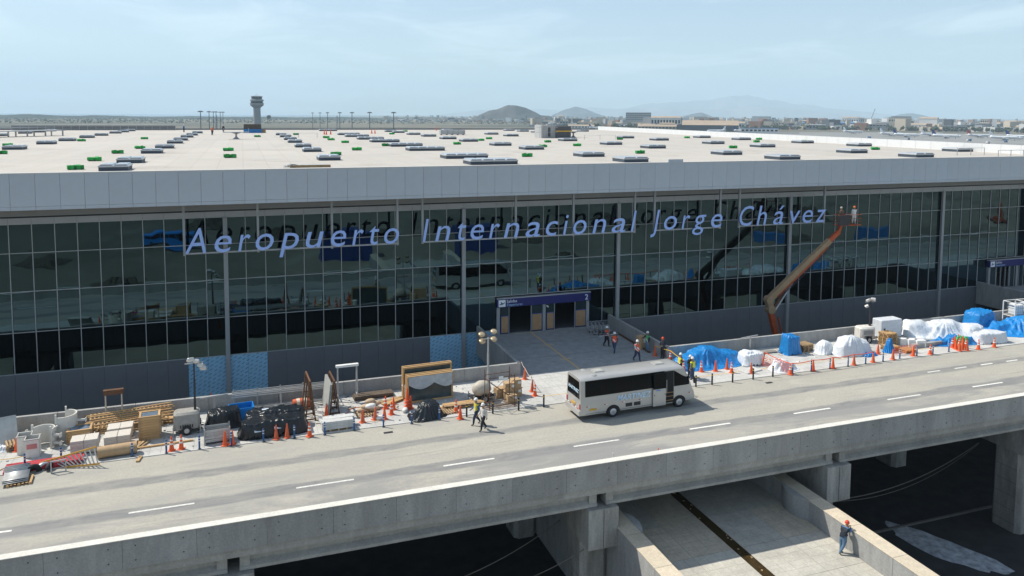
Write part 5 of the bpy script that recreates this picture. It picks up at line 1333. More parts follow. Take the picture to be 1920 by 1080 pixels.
# ================================================================== people
def seg_d(p, a, b):
    ab = b - a; t = max(0, min(1, (p-a).dot(ab)/(ab.length_squared+1e-9))); return (p-(a+ab*t)).length
BODY_CACHE = {}
def skin_body(pose):
    if pose in BODY_CACHE: return BODY_CACHE[pose]
    J = {'pel': (0,0,.95,.135), 'spi': (.0,0,1.14,.125), 'che': (.0,0,1.34,.145), 'nec': (.01,0,1.50,.055), 'hd0': (.025,0,1.57,.075), 'hd1': (.03,0,1.66,.092), 'hd2': (.02,0,1.73,.07)}
    for s, n_ in ((1,'L'),(-1,'R')):
        J['hip'+n_] = (0,s*.095,.88,.10); J['kne'+n_] = (.02,s*.105,.50,.068); J['ank'+n_] = (-.02,s*.11,.10,.045); J['hee'+n_] = (.0,s*.11,.05,.045); J['toe'+n_] = (.17,s*.125,.035,.036)
        J['sho'+n_] = (0,s*.175,1.42,.062); J['elb'+n_] = (-.03,s*.235,1.14,.045); J['wri'+n_] = (.05,s*.245,.90,.03); J['pal'+n_] = (.07,s*.245,.82,.034)
    def mv(k, *p): J[k] = (*p, J[k][3])
    if pose == 'walk':
        mv('kneL',.20,.10,.52); mv('ankL',.24,.105,.13); mv('heeL',.26,.105,.06); mv('toeL',.42,.11,.06)
        mv('kneR',-.06,-.10,.50); mv('ankR',-.32,-.105,.16); mv('heeR',-.30,-.105,.09); mv('toeR',-.15,-.11,.035)
        mv('elbR',.06,-.24,1.15); mv('wriR',.24,-.22,1.02); mv('palR',.31,-.21,.99); mv('elbL',-.12,.23,1.16); mv('wriL',-.10,.25,.92); mv('palL',-.09,.25,.84)
    if pose == 'carry':
        mv('kneL',.16,.10,.52); mv('ankL',.18,.105,.11); mv('heeL',.2,.105,.05); mv('toeL',.36,.11,.04); mv('kneR',-.03,-.10,.50); mv('ankR',-.24,-.105,.14); mv('heeR',-.22,-.105,.08); mv('toeR',-.07,-.11,.035)
        mv('elbR',.02,-.25,1.17); mv('wriR',.24,-.16,1.14); mv('palR',.31,-.12,1.14); mv('elbL',.02,.25,1.17); mv('wriL',.24,.18,1.06); mv('palL',.31,.14,1.05)
    if pose == 'lean':
        mv('spi',.06,0,1.13); mv('che',.16,0,1.30); mv('nec',.25,0,1.43); mv('hd0',.29,0,1.49); mv('hd1',.33,0,1.58); mv('hd2',.34,0,1.65)
        for s, n_ in ((1,'L'),(-1,'R')):
            mv('sho'+n_,.18,s*.175,1.37); mv('elb'+n_,.34,s*.22,1.20); mv('wri'+n_,.50,s*.10,1.30); mv('pal'+n_,.57,s*.06,1.33)
        mv('kneR',-.04,-.09,.52); mv('ankR',-.26,.0,.14); mv('heeR',-.27,.0,.08); mv('toeR',-.16,.02,.035)
    if pose == 'reach':
        mv('elbR',.20,-.24,1.28); mv('wriR',.42,-.22,1.22); mv('palR',.50,-.21,1.22); mv('kneL',.05,.12,.5); mv('ankL',.02,.16,.1); mv('heeL',.03,.16,.05); mv('toeL',.2,.18,.035)
    if pose == 'talk':
        mv('elbR',.0,-.26,1.16); mv('wriR',.22,-.16,1.12); mv('palR',.29,-.12,1.13); mv('elbL',.0,.26,1.16); mv('wriL',.2,.14,1.10); mv('palL',.27,.10,1.11)
    E_ = [('pel','spi','t'),('spi','che','t'),('che','nec','n'),('nec','hd0','h'),('hd0','hd1','h'),('hd1','hd2','h')]
    for n_ in 'LR':
        E_ += [('pel','hip'+n_,'l'),('hip'+n_,'kne'+n_,'l'),('kne'+n_,'ank'+n_,'l'),('ank'+n_,'hee'+n_,'f'),('hee'+n_,'toe'+n_,'f'),('che','sho'+n_,'t'),('sho'+n_,'elb'+n_,'a'),('elb'+n_,'wri'+n_,'a'),('wri'+n_,'pal'+n_,'k')]
        p = Vector(J['pal'+n_][:3]); w = Vector(J['wri'+n_][:3]); d = (p-w).normalized(); sd = d.cross(Vector((0,1,0)));
        if sd.length < .2: sd = d.cross(Vector((1,0,0)))
        sd.normalize(); up = d.cross(sd)
        for k, (o, ln) in enumerate(((-.033,.065),(-.011,.08),(.011,.085),(.033,.07))):
            J['f%d%s' % (k, n_)] = (*(p+d*.03+sd*o), .010); J['g%d%s' % (k, n_)] = (*(p+d*(.03+ln)+sd*o*1.15+up*.02), .008)
            E_ += [('pal'+n_, 'f%d%s' % (k, n_), 'k'), ('f%d%s' % (k, n_), 'g%d%s' % (k, n_), 'k')]
        J['th'+n_] = (*(p-sd*.05-d*.005), .011); J['ti'+n_] = (*(p-sd*.07+d*.04), .009); E_ += [('pal'+n_,'th'+n_,'k'),('th'+n_,'ti'+n_,'k')]
    ks = list(J); ix = {k: i for i, k in enumerate(ks)}
    me = bpy.data.meshes.new('b'); me.from_pydata([J[k][:3] for k in ks], [(ix[a], ix[b]) for a, b, _ in E_], [])
    o = bpy.data.objects.new('b', me); COL.objects.link(o)
    md = o.modifiers.new('s', 'SKIN'); md.use_smooth_shade = True
    for i, k in enumerate(ks):
        r = J[k][3]; sv = me.skin_vertices[0].data[i]; q_ = 1.42 if k[:3] in ('hip','kne','ank','sho','elb','wri') else (1.12 if k[0] in 'pscn' and k[:3] not in ('pal',) else 1.05); sv.radius = (r*q_, r*q_); sv.use_root = (k == 'pel')
    o.modifiers.new('d', 'SUBSURF').levels = 1
    dg = bpy.context.evaluated_depsgraph_get(); dg.update()
    bm_ = bpy.data.meshes.new_from_object(o.evaluated_get(dg)); bpy.data.objects.remove(o)
    cat = []
    for f in bm_.polygons:
        c = f.center; best = min(E_, key=lambda e: seg_d(c, Vector(J[e[0]][:3]), Vector(J[e[1]][:3])) - .5*(J[e[0]][3]+J[e[1]][3])/2)
        cat.append(best[2])
    V = [v.co.copy() for v in bm_.vertices]; Nn = [v.normal.copy() for v in bm_.vertices]; Fs = [tuple(f.vertices) for f in bm_.polygons]
    BODY_CACHE[pose] = (V, Nn, Fs, cat, J); return BODY_CACHE[pose]
def person(label, loc, rz, pose, shirt, pants, vest=None, helmet=None, skin=(.30,.17,.10), scale=1.0):
    V, Nn, Fs, cat, J = skin_body(pose)
    t = T('person', label, 'person', loc, rz); t.scale = (scale,)*3
    def pm(c, r=.8): return P('cloth_%d_%d_%d' % tuple(int(x*1000) for x in c), c, r, 0, .15, 14)
    mb = MB(); mi = {'t': 0, 'a': 0, 'l': 1, 'f': 2, 'h': 3, 'n': 3, 'k': 3}
    for f, c in zip(Fs, cat): mb.f.append(f); mb.mi.append(mi[c])
    mb.v = [tuple(v) for v in V]
    hx, hy, hz = J['hd1'][:3]
    mb.mat(3); mb.ball((hx+.092, hy, hz-.015), .018, 6, 1, .8, 1.2); 
    for s in (-1, 1): mb.ball((hx, hy+s*.088, hz-.01), .026, 6, .7, .4, 1)
    mb.mat(2)
    for s in (-1, 1): mb.ball((hx+.082, hy+s*.032, hz+.012), .010, 6)
    mb.box(hx+.083, hx+.091, hy-.02, hy+.02, hz-.055, hz-.048)
    mb.build('body', [pm(shirt), pm(pants), pm((.03,.025,.02)), pm(skin, .6)], t, True)
    if vest:
        vb = MB(); zc = J['che'][2]
        for f, c in zip(Fs, cat):
            ce = sum((V[i] for i in f), Vector())/len(f)
            if c == 't' and .93 < ce.z < zc+.12:
                z = ce.z; band = abs(z-(J['spi'][2]+.02)) < (.035 if pose != 'lean' else .02) or (pose != 'lean' and abs(z-(J['spi'][2]-.13)) < .03)
                b = len(vb.v); vb.v += [tuple(V[i]+Nn[i]*.022) for i in f]; vb.f.append(tuple(range(b, b+len(f)))); vb.mi.append(1 if band else 0)
        vb.build('vest', [P('vest_%d' % int(vest[0]*100+vest[1]*1000), vest, .7, 0, .1, 10), m_reflect], t, True)
    if helmet:
        hb = MB(); hb.lathe([(.132,.055),(.128,.06),(.118,.075),(.118,.10),(.105,.15),(.075,.185),(.02,.20)], 14, (hx-.005, hy, hz-.02)); hb.prism([(hx+.06,hy-.09),(hx+.15,hy-.05),(hx+.16,hy),(hx+.15,hy+.05),(hx+.06,hy+.09)], 'Z', hz+.035, hz+.05)
        hb.build('helmet', P('helmet_%d' % int(helmet[0]*100+helmet[1]*1000), helmet, .35, 0, .03), t, 'auto')
    else:
        MB().ball((hx-.015, hy, hz+.035), .098, 8, 1, .95, .9).build('hair', P('dark_hair', (.02,.015,.012), .8), t, True)
    return t
OR, YE, NV, JE, BK, WHT = (.75,.10,.03), (.62,.55,.04), (.02,.03,.07), (.04,.07,.14), (.02,.02,.025), (.75,.75,.73)
person('worker in orange vest and white helmet carrying a pole by the trolleys', G(1137, 649), radians(-60), 'carry', (.10,.10,.12), BK, OR, WHT)
tag(MB().tube((-.9, 0, 0), (.9, 0, 0), .025, 8).build('metal_pole', m_alu, None, loc=(G(1137,649)[0]-.05, G(1137,649)[1]-.35, 1.13), rz=.1), 'short metal pole carried by the worker near the trolleys', 'pole')
person('worker in orange vest and jeans striding across the entrance bridge', G(1152, 661), radians(-140), 'walk', (.08,.09,.12), JE, OR, WHT)
person('worker in orange vest and dark trousers walking at the bridge mouth', G(1194, 677), radians(-75), 'walk', (.22,.30,.36), NV, OR, WHT)
person('worker in green vest and jeans reaching to a carton by the bridge wall', G(1214, 659.5), radians(190), 'reach', (.03,.03,.04), (.12,.22,.36), (.10,.40,.16), WHT)
person('person in dark overalls and red helmet at the bridge corner', G(1242.5, 671.5), radians(-160), 'talk', (.02,.025,.04), BK, None, (.65,.07,.03))
person('worker in yellow vest standing just ahead of the bus', G(1275, 704), radians(0), 'talk', (.05,.06,.06), NV, YE, WHT)
person('worker in dark jacket with green straps facing colleagues', G(1293, 708), radians(-80), 'talk', (.02,.03,.03), NV, None, WHT)
person('worker in bright yellow vest and jeans with back to the road', G(1298, 712), radians(110), 'stand', (.22,.22,.20), JE, (.72,.72,.05), WHT)
person('worker in blue and yellow vest walking along the road', (*G(893, 796, 0)[:2], 0), radians(185), 'walk', (.04,.12,.28), NV, (.55,.48,.05), WHT)
person('worker in pale shirt and dark trousers walking along the road', (*G(906, 806.5, 0)[:2], 0), radians(200), 'walk', (.55,.52,.48), BK, None, WHT)
person('worker in navy vest and red helmet leaning on the ramp wall', (32.05, 33.4, RZ+.004), radians(15), 'lean', (.05,.16,.34), (.10,.18,.28), (.012,.018,.03), (.62,.06,.03), scale=1.06)

# ================================================================== boom lift working on the lettering
lift = T('boom_lift', 'orange boom lift with long raised arm and basket before the glass front', 'lift', (50.5, 60.7, GZ+.06), 0)
m_lor = P('lift_orange', (.40,.075,.02), .5, .1, .2, 4); m_lt = P('lift_tan_boom', (.33,.235,.14), .6, .1, .15, 3)
def L(px, py, Y=60.7): x, y, z = GY(px, py, Y); return Vector((x-50.5, y-60.7, z-GZ-.06))
MB().bbox(-1.6, 1.6, -1.1, 1.1, .5, 1.0, .08).build('chassis', m_lor, lift)
for x in (-1.15, 1.15):
    for s in (-1, 1):
        w = MB().tube((x, s*.95, .5), (x, s*1.35, .5), .5, 18).build('wheel', m_black, lift, 'auto'); MB().tube((x, s*1.35, .5), (x, s*1.37, .5), .25, 12).build('rim', m_lor, w)
MB().bbox(-1.0, 1.4, -.9, .9, 1.02, 2.0, .12).build('turret', m_lor, lift)
pb, p1, p2, p3 = Vector((.6, 0, 1.9)), L(1445, 585), L(1441, 562), L(1573, 434)
MB().beam(pb, p1, .42, .5).build('lower_arm', m_lor, lift); MB().beam(pb+Vector((.7,0,.3)), p1+Vector((.9,0,-.6)), .12, .12).build('lower_link', m_lor, lift)
MB().tube((p1+p2)/2+Vector((.1,-.32,-.35)), (p1+p2)/2+Vector((.1,.32,-.35)), .42, 14).tube(p2+Vector((0,-.3,0)), p2+Vector((0,.3,0)), .40, 14).beam(p1, p2, .5, .62).build('knuckle', m_lt, lift, 'auto'); MB().beam(p2.lerp(p3,.08)+Vector((.18,-.24,-.26)), p2.lerp(p3,.80)+Vector((.15,-.24,-.22)), .05, .16).build('cable_tray', m_lor, lift); MB().beam(p1+Vector((.3,0,.2)), p2.lerp(p3,.22)+Vector((.1,0,-.3)), .2, .3).build('link_arm', m_rust, lift)
MB().beam(p2, p2.lerp(p3, .62), .42, .64).build('boom_section', m_lt, lift); MB().beam(p2.lerp(p3, .3), p2.lerp(p3, .86), .40, .56).build('boom_section', m_lt, lift); MB().beam(p2.lerp(p3, .6), p3, .30, .42).build('boom_section', m_lor, lift)
MB().tube(p1+Vector((.4,-.1,.1)), p2.lerp(p3, .38)+Vector((0,-.1,-.35)), .07, 8).build('ram', m_alu, lift)
for k in range(3):
    q0, q1 = p2.lerp(p3, .05), p2.lerp(p3, .9); off = Vector((.12*k+.1, -.28, -.30-.05*k)); MB().path([q0.lerp(q1, j/6)+off+Vector((0,0,-.12*sin(pi*j/6))) for j in range(7)], .025, 5).build('hose', m_dark, lift, True)
p4 = L(1583, 402); MB().beam(p3, p4, .2, .28).build('jib', m_lor, lift)
bx0, bx1, bz0 = L(1568, 424).x, L(1609, 424).x, L(1590, 422).z
MB().box(bx0, bx1, -.45, .45, bz0, bz0+.06).build('basket_floor', m_lor, lift)
for z in (.35, .7, 1.08):
    for y in (-.43, .43): MB().tube((bx0, y, bz0+z), (bx1, y, bz0+z), .025, 6).build('basket_rail', m_lor if z > 1 else m_rust, lift)
    for x in (bx0, bx1): MB().tube((x, -.43, bz0+z), (x, .43, bz0+z), .025, 6).build('basket_rail', m_lor, lift)
for x in (bx0, (bx0+bx1)/2, bx1):
    for y in (-.43, .43): MB().tube((x, y, bz0), (x, y, bz0+1.1), .025, 6).build('basket_post', m_rust, lift)
MB().box(bx0-.1, bx0+1.15, -.50, -.45, bz0+.05, bz0+1.1).build('control_panel', m_dark, lift)
wl_ = (lift.location.x, lift.location.y, lift.location.z)
person('worker in brown clothes on the boom lift basket', (wl_[0]+bx0+.55, wl_[1]-.05, wl_[2]+bz0+.062), radians(100), 'reach', (.16,.09,.06), BK, None, (.45,.40,.35))
person('worker in white overalls and orange helmet on the boom lift basket', (wl_[0]+bx1-.5, wl_[1]+.05, wl_[2]+bz0+.062), radians(60), 'reach', (.72,.72,.70), (.70,.70,.68), None, (.75,.16,.03))
# ================================================================== on the roof
RF = 15.9
GREEN = [(15,274),(2,289),(153,265),(142,318),(178,302),(221,288),(263,279),(271,261),(428,283),(432,296),(483,257),(630,291),(555,253),(612,259),(621,263),(647,268),(669,282),(724,274),(857,271),(902,264),(917,261),(988,294),(1018,276),(1027,267),(1082,274),(1162,262),(735,252),(813,255),(1200,288),(1374,278),(1641,281),(1288,259),(1423,262),(1418,267),(1511,266),(860,250),(760,247),(1215,247)]
gmes = []
for s in range(4):
    r = random.Random(s); mb = MB()
    for k in range(5): mb.obox((-.45+k*.22, r.uniform(-.08,.08), .17+r.uniform(0,.06)), (.30, .42, .28+r.uniform(0,.08)), r.uniform(-.4,.4), r.uniform(-.3,.3))
    gmes.append((mb.mesh('green_bundle', P('green_wrap_dull', (.02, .32, .06), .6, 0, .35, 6)), MB().box(-.52, .52, -.22, .22, 0, .10).mesh('skid', m_dark)))
for i, (px, py) in enumerate(GREEN):
    a, b = gmes[i % 4]; o = tag(link('green_bundle', a, None, G(px, py, RF), rnd.uniform(-.3,.3)), 'small bright green wrapped bundle on the pale roof', 'bundle', 'green bundles on the roof'); link('skid', b, o)
# louvred screen along the far roof edge
scn = T('louvre_screen', 'long grey louvred screen along the far edge of the roof', 'screen', (-55.5, 226.5, RF))
me_p = MB().box(-.06, .06, -.06, .06, 0, 1.3).mesh('post', m_galv); me_l = MB().box(.06, 1.86, -.02, .02, 0, .16).mesh('louvre', m_steel)
for k in range(21):
    link('post', me_p, scn, (k*1.92, 0, 0))
    if k < 20:
        for z in (.1, .45, .8, 1.1): link('louvre', me_l, scn, (k*1.92, 0, z))
MB().box(0, 38.4, .3, .34, 0, 1.15).build('backing', P('screen_back', (.16,.15,.13), .8), scn); MB().box(-.1, 38.5, -.1, .4, 1.3, 1.36).build('cap', m_galv, scn)
pf = T('pipe_platform', 'raised steel platform on legs on the roof', 'platform', (-41, 166, RF), .9)
for k in range(6):
    for y in (-1.5, 1.5): MB().box(-.1, .1, -.1, .1, 0, 1.0).build('leg', m_galv, pf, loc=(-9+k*3.8, y, 0))
MB().box(-9.5, 10.5, -1.7, 1.7, 1.0, 1.14).build('deck', m_galv, pf)
for y in (-1.6, 1.6): MB().box(-9.5, 10.5, y-.04, y+.04, 1.7, 1.78).build('rail', m_steel, pf)
tb2 = T('roof_cabin', 'small dark cabin with blue tarpaulin skirt on the roof below the control tower', 'cabin', (2.3, 194, RF))
MB().bbox(-2, 2, -1.2, 1.2, 0, 2.1, .1).build('cabin_wall', P('dark_cover', (.09,.08,.07), .8, 0, .2, 2), tb2); MB().box(-2.05, 2.05, -1.25, -1.205, 0, .9).build('tarpaulin_skirt', m_blue, tb2); MB().box(2.1, 3.0, -.8, .8, 0, .8).build('side_box', m_wood2, tb2)
ph = T('roof_plant_room', 'grey plant room with dark end wall and yellow rail on the roof', 'plant room', (59.6, 146.5, RF), -.02)
MB().box(-2.4, .6, -2, 2, 0, 2.6).build('wall_panel', P('plant_grey', (.40,.41,.41), .7, 0, .1, 1), ph); MB().box(.62, 4.0, -2.2, 2.2, 0, 2.4).build('dark_wall', P('plant_dark', (.09,.095,.10), .7, 0, .1, 1), ph)
MB().box(.6, 4.1, -2.3, -2.21, 1.3, 1.5).build('yellow_rail', m_yellow, ph); MB().box(-.9, -.4, -2.06, -2.005, .3, 2.2).build('door', m_dark, ph)
for k in range(7): MB().tube((-2.9+k*.55, -2.5, 0), (-2.9+k*.55, -2.5, 3.0), .04, 5).build('scaffold_pole', m_galv, ph)
for z in (1.2, 2.2): MB().tube((-3.6, -2.5, z), (1.0, -2.5, z), .04, 5).build('scaffold_pole', m_galv, ph)
gu = T('roof_unit', 'long low grey duct unit lying on the roof', 'duct', (45.3, 170, RF)); MB().bbox(-2.9, 2.9, -.7, .7, .15, 1.15, .05).build('casing', m_galv, gu)
for k in range(5): MB().box(-2.6+k*1.3-.06, -2.6+k*1.3+.06, -.6, .6, 0, .15).build('foot', m_dark, gu); MB().box(-2.6+k*1.3-.02, -2.6+k*1.3+.02, -.72, -.702, .15, 1.15).build('seam', m_dark, gu)
for (px, py, lab) in ((443, 261, 'mushroom shaped steel stand on the roof below the cabin'), (1075, 258, 'mushroom shaped steel stand on the roof beside the plant room')):
    t = T('roof_stand', lab, 'stand', G(px, py, RF)); MB().lathe([(.7,0),(.35,.25),(.16,.5),(.16,.9),(.9,1.2)], 10).build('pedestal', m_steel, t); MB().box(-2.2, 2.2, -.6, .6, 1.2, 1.32).build('top', m_galv, t)
    for x in (-2.1, 2.1): MB().tube((x, 0, 1.3), (x, 0, 2.0), .04, 5).build('post', m_galv, t)
x, y, z = G(605, 314, RF)
rd = T('roof_curb', 'unfinished skylight kerb with bare timber edge at the roof front', 'kerb', (x-1.0, y+.3, RF)); MB().box(-1.7, 1.7, -.1, .1, 0, .22).build('timber_edge', m_wood2, rd); MB().box(-1.6, 1.6, .12, 2.2, 0, .16).build('sheet', m_galv, rd)
for k in range(5): MB().obox((-2.0+k*.15, .1, .12+.04*k), (.5, .35, .03), k*.6, .2).build('offcut', m_galv, rd)
person('worker in orange vest on the roof near the cabin', G(398, 253.5, RF), 1.0, 'stand', (.5,.2,.08), NV, OR, (.72,.45,.05))
person('worker in dark clothes on the far roof edge', G(419, 248, RF), 2.0, 'stand', BK, NV, None, WHT)
person('worker in blue on the roof behind the cabin', G(345, 248, RF), 2.6, 'talk', (.03,.12,.3), NV, None, WHT)
for px, py in ((608,252),(612,252.5),(620,252),(697,250.5),(703,250.5),(818,244.5),(869,251)): put('cone_plain', None, G(px, py, RF), 0, 'tiny orange cone standing on the far part of the roof', 'traffic cones on the roof', 1.2)
for k, (px, py, L0) in enumerate(((560,258,7),(1050,262,0),(1125,262,6.5),(1820,291,4.5),(1895,296,4.0))):
    if not L0: continue
    t = T('roof_rail', 'thin white guard rail standing on the pale roof', 'rail', G(px, py, RF), 0, 'guard rails on the roof')
    for s in (-1, 0, 1): MB().tube((s*L0/2, 0, 0), (s*L0/2, 0, .9), .04, 6).build('post', m_steel, t)
    MB().tube((-L0/2, 0, .9), (L0/2, 0, .9), .04, 6).build('top_rail', m_white, t)

# ================================================================== beyond the terminal
def FAR(px, d, z=GZ):
    r = ray(px, 216); h = hypot(r.x, r.y); return Vector((r.x/h*d, r.y/h*d, z))
def facing(p): return atan2(-p.x, p.y) * -1 * -1          # turn so that local -Y looks at the terminal
m_apron = P('apron_concrete', (.22,.22,.21), .9, 0, .12, .01, detail=6); m_tar = P('runway_asphalt', (.12,.12,.12), .9, 0, .15, .01)
m_grass = P('dry_field', (.095,.09,.06), .95, 0, .3, .006, detail=6)
def sheet(name, pts, mat, z): return struct(MB().add([(p.x, p.y, z) for p in pts], [tuple(range(len(pts)))]).build(name, mat))
sheet('apron', [FAR(1120, 300), FAR(2500, 150), FAR(2300, 1750), FAR(1650, 1750), FAR(1180, 1500)], m_apron, GZ+.25)
sheet('taxiway', [FAR(-500, 640), FAR(1250, 640), FAR(1250, 700), FAR(-500, 700)], m_apron, GZ+.3)
sheet('field', [FAR(-900, 720), FAR(1100, 720), FAR(1100, 1480), FAR(-900, 1880)], m_grass, GZ+.2)
sheet('runway', [FAR(-900, 1990), FAR(1500, 1500), FAR(1500, 1600), FAR(-900, 2120)], m_tar, GZ+.35)
sheet('sea', [FAR(-1500, 6500), FAR(700, 9500), FAR(500, 24000), FAR(-1200, 24000)], P('sea_water', (.10,.16,.20), .25), GZ+.5)
# control tower
m_tower = P('tower_concrete', (.24,.25,.26), .8, 0, .08, .2)
p = FAR(482, 1520); ct = T('control_tower', 'airport control tower with round glazed cab above a pale shaft', 'tower', p, facing(p))
MB().lathe([(8.5,0),(7.2,6),(6.6,30),(6.4,42)], 20).build('shaft', m_tower, ct, 'auto')
MB().lathe([(6.4,42),(11.5,46),(12.3,47),(12.3,51)], 24).build('lower_gallery', m_tower, ct, 'auto'); MB().lathe([(11.0,51),(11.0,54)], 24).build('gallery_windows', m_busglass, ct); MB().lathe([(12.2,54),(12.2,57),(9.0,58)], 24).build('upper_gallery', m_tower, ct, 'auto')
MB().lathe([(8.6,58),(9.8,62.5)], 24).build('cab_glass', P('cab_glass', (.03,.06,.08), .1, spec=.7), ct, 'auto'); MB().lathe([(10.6,62.5),(10.6,63.4),(6,64.2)], 24).build('cab_roof', m_tower, ct, 'auto')
for dx, h in ((0,5),(2.5,3.5),(-2.5,3)): MB().tube((dx,0,64), (dx,0,64+h), .25, 6).build('antenna', m_steel, ct)
for k in range(10): a = 2*pi*k/10; MB().box(-.3,.3,-.3,.3,58,62.5).build('cab_mullion', m_tower, ct, loc=(9.2*cos(a), 9.2*sin(a), 0))
p = FAR(504, 2400); wt = T('water_tank', 'small dark round water tank on legs behind the control tower', 'water tank', p); MB().lathe([(3,16),(6,19),(6,25),(2,27)], 12).build('tank', m_dark, wt); [MB().tube((4*cos(a),4*sin(a),0),(3*cos(a),3*sin(a),18),.5,5).build('leg', m_dark, wt) for a in (0,1.57,3.14,4.71)]
# high mast lights
def mast(): 
    t = T('high_mast_light', 'tall apron light mast with ring of lamps beyond the roof', 'light mast', (0,0,0), 0, 'apron light masts beyond the terminal')
    MB().tube((0,0,0), (0,0,33.4), .62, 8, .40).build('pole', P('mast_grey', (.12,.14,.16), .6), t); MB().lathe([(.6,33.0),(2.2,33.2),(2.2,33.5),(.4,33.9)], 10).build('ring', MATS['mast_grey'], t)
    for k in range(6): a = 2*pi*k/6; MB().box(-.55,.55,-.4,.4,32.4,33.1).build('lamp', MATS['mast_grey'], t, loc=(2.4*cos(a), 2.4*sin(a), 0), rz=a)
    return t
for px, d in ((376,900),(392,1050),(400,1200),(405,1150),(413,1350),(418,1300),(586,1600),(600,1450),(614,1250),(637,1120),(660,1020),(693,920),(738,860)): put('mast', mast, FAR(px, d))
for px, d in ((405.5,1000),(632,1000)):
    t = T('lattice_tower', 'slim steel lattice tower among the light masts', 'tower', FAR(px, d), 0, 'lattice towers among the masts')
    for sx in (-1,1):
        for sy in (-1,1): MB().beam((sx*1.6,sy*1.6,0),(sx*.5,sy*.5,29),.3).build('leg', m_steel, t)
    for k in range(9): z = 2+k*3; w = 1.6-1.1*z/29; MB().beam((-w,-w,z),(w,-w,z+2.6),.2).build('brace', m_steel, t); MB().beam((w,w,z),(-w,w,z+2.6),.2).build('brace', m_steel, t)
# hills and ranges: ridged solids with their own depth
from mathutils import noise as mno
def ridge(name, crest, d, mat, depth=3.2, seed=0, rough=.12):
    px0, px1 = crest[0][0], crest[-1][0]; n = max(24, int((px1-px0)/4)); rows = 15; vs = []; fs = []
    for i in range(n+1):
        px = px0 + (px1-px0)*i/n
        yv = np.interp(px, [c[0] for c in crest], [c[1] for c in crest])
        hor = 216 - (px-960)*math.tan(ROLL)
        H_ = max(0, (hor - yv)*d/FPX/1.0 + 31)
        for j in range(rows):
            t_ = (j/(rows-1))*2-1; base = max(40, H_*depth)
            q = FAR(px, d + t_*base + .0); s = (1-abs(t_))**.9
            nz = mno.fractal(Vector((px*.03+seed, t_*2.5, seed*3.1)), .8, 2.1, 5)
            h = H_*s*(1+rough*nz*(0.3+min(1, 3*abs(t_)))) if abs(t_) < 1 else -2
            q.z = GZ + max(-2, h); vs.append(q)
    for i in range(n):
        for j in range(rows-1): a = i*rows+j; fs.append((a, a+rows, a+rows+1, a+1))
    return struct(MB().add(vs, fs).build(name, mat, None, True))
m_hill = concrete('desert_hill', (.055,.055,.05), .5, .006, .15, 1); m_mtn = concrete('far_mountain', (.24,.20,.17), .45, .0012, .1, 1)
ridge('hill', [(878,232),(890,222),(898,216),(908,212),(920,207),(932,206),(944,201),(956,198),(966,197),(976,199),(984,201),(994,206),(1004,210),(1014,215),(1030,216),(1040,221),(1050,230)], 4300, m_hill, 1.7, 1, .32)
ridge('hill', [(1010,228),(1040,213),(1060,204),(1080,199),(1100,204),(1125,213),(1150,219),(1180,228)], 10500, m_hill, 2.0, 2, .35)
ridge('hill', [(1255,228),(1280,214),(1300,209),(1315,207),(1330,212),(1350,219),(1370,228)], 9500, m_hill, 2.0, 3, .3)
ridge('hill', [(1625,226),(1660,213),(1690,206),(1710,204),(1730,207),(1755,213),(1800,226)], 12500, m_hill, 2.0, 4, .3)
ridge('mountain_range', [(760,226),(840,215),(900,206),(960,208),(1010,204),(1060,206),(1110,200),(1160,203),(1210,194),(1270,188),(1320,184),(1370,178),(1400,176),(1440,183),(1500,190),(1560,197),(1640,204),(1720,212),(1800,224)], 23500, m_mtn, 2.4, 7, .3)
ridge('mountain_range', [(1000,224),(1100,207),(1180,202),(1260,200),(1340,202),(1420,196),(1500,200),(1580,208),(1660,213),(1740,222)], 20500, m_mtn, 2.2, 9, .3)
ridge('coast_land', [(-700,232),(-300,224),(0,226),(60,224),(120,226.5),(180,225),(300,226.5),(360,224.5),(420,225.5),(500,224),(560,225),(640,223),(720,224),(800,222),(900,223)], 4600, P('coast_scrub', (.035,.045,.035), .95, 0, .3, .004), 2.0, 12, .4)
# named buildings
def far_building(label, px, d, w, dep, h, wm, rm, roof='flat', bands=0, group=None, yaw=0):
    p = FAR(px, d); t = T('far_building', label, 'building', p, -atan2(p.x, p.y) + yaw, group)
    MB().box(-w/2, w/2, -dep/2, dep/2, 0, h).build('wall', wm, t)
    if roof == 'flat': MB().box(-w/2-.4, w/2+.4, -dep/2-.4, dep/2+.4, h, h+.8).build('roof', rm, t)
    elif roof == 'gable': MB().prism([(-dep/2-.6, h), (dep/2+.6, h), (0, h+dep*.16)], 'X', -w/2-.6, w/2+.6).build('roof', rm, t)
    else: MB().prism([(w/2*cos(a)*1.02, h+h*.38*sin(a)) for a in np.linspace(0, pi, 13)], 'Y', -dep/2-.5, dep/2+.5).build('roof', rm, t)
    for b in range(bands):
        z = h*(b+.45)/max(1, bands)
        nwin = max(3, int(w/7)); wmsh = MB().box(-w/nwin*.32, w/nwin*.32, -.12, .0, z, z+h/bands*.35).mesh('window', m_busglass)
        for k in range(nwin): link('window', wmsh, t, (-w/2+(k+.5)*w/nwin, -dep/2, 0))
    return t
B = lambda n_, c: P('far_'+n_, c, .85, 0, .08, .05)
b_cream, b_white, b_grey, b_tan, b_dark, b_blue, b_brick = B('cream',(.48,.42,.33)), B('white',(.66,.66,.64)), B('grey',(.30,.31,.32)), B('tan',(.36,.28,.20)), B('dark',(.09,.10,.11)), B('blue',(.10,.20,.36)), B('brick',(.28,.15,.10))
far_building('big dark hangar with pale curved roof on the airfield edge', 1332, 1650, 112, 60, 13, b_dark, b_tan, 'gable', 0)
far_building('wide dark arched hangar beside the big hangar', 1290, 1720, 46, 50, 11, b_dark, b_dark, 'arch', 0)
far_building('broad grey office block rising above the city', 1197, 2700, 86, 30, 42, b_grey, b_grey, 'flat', 6)
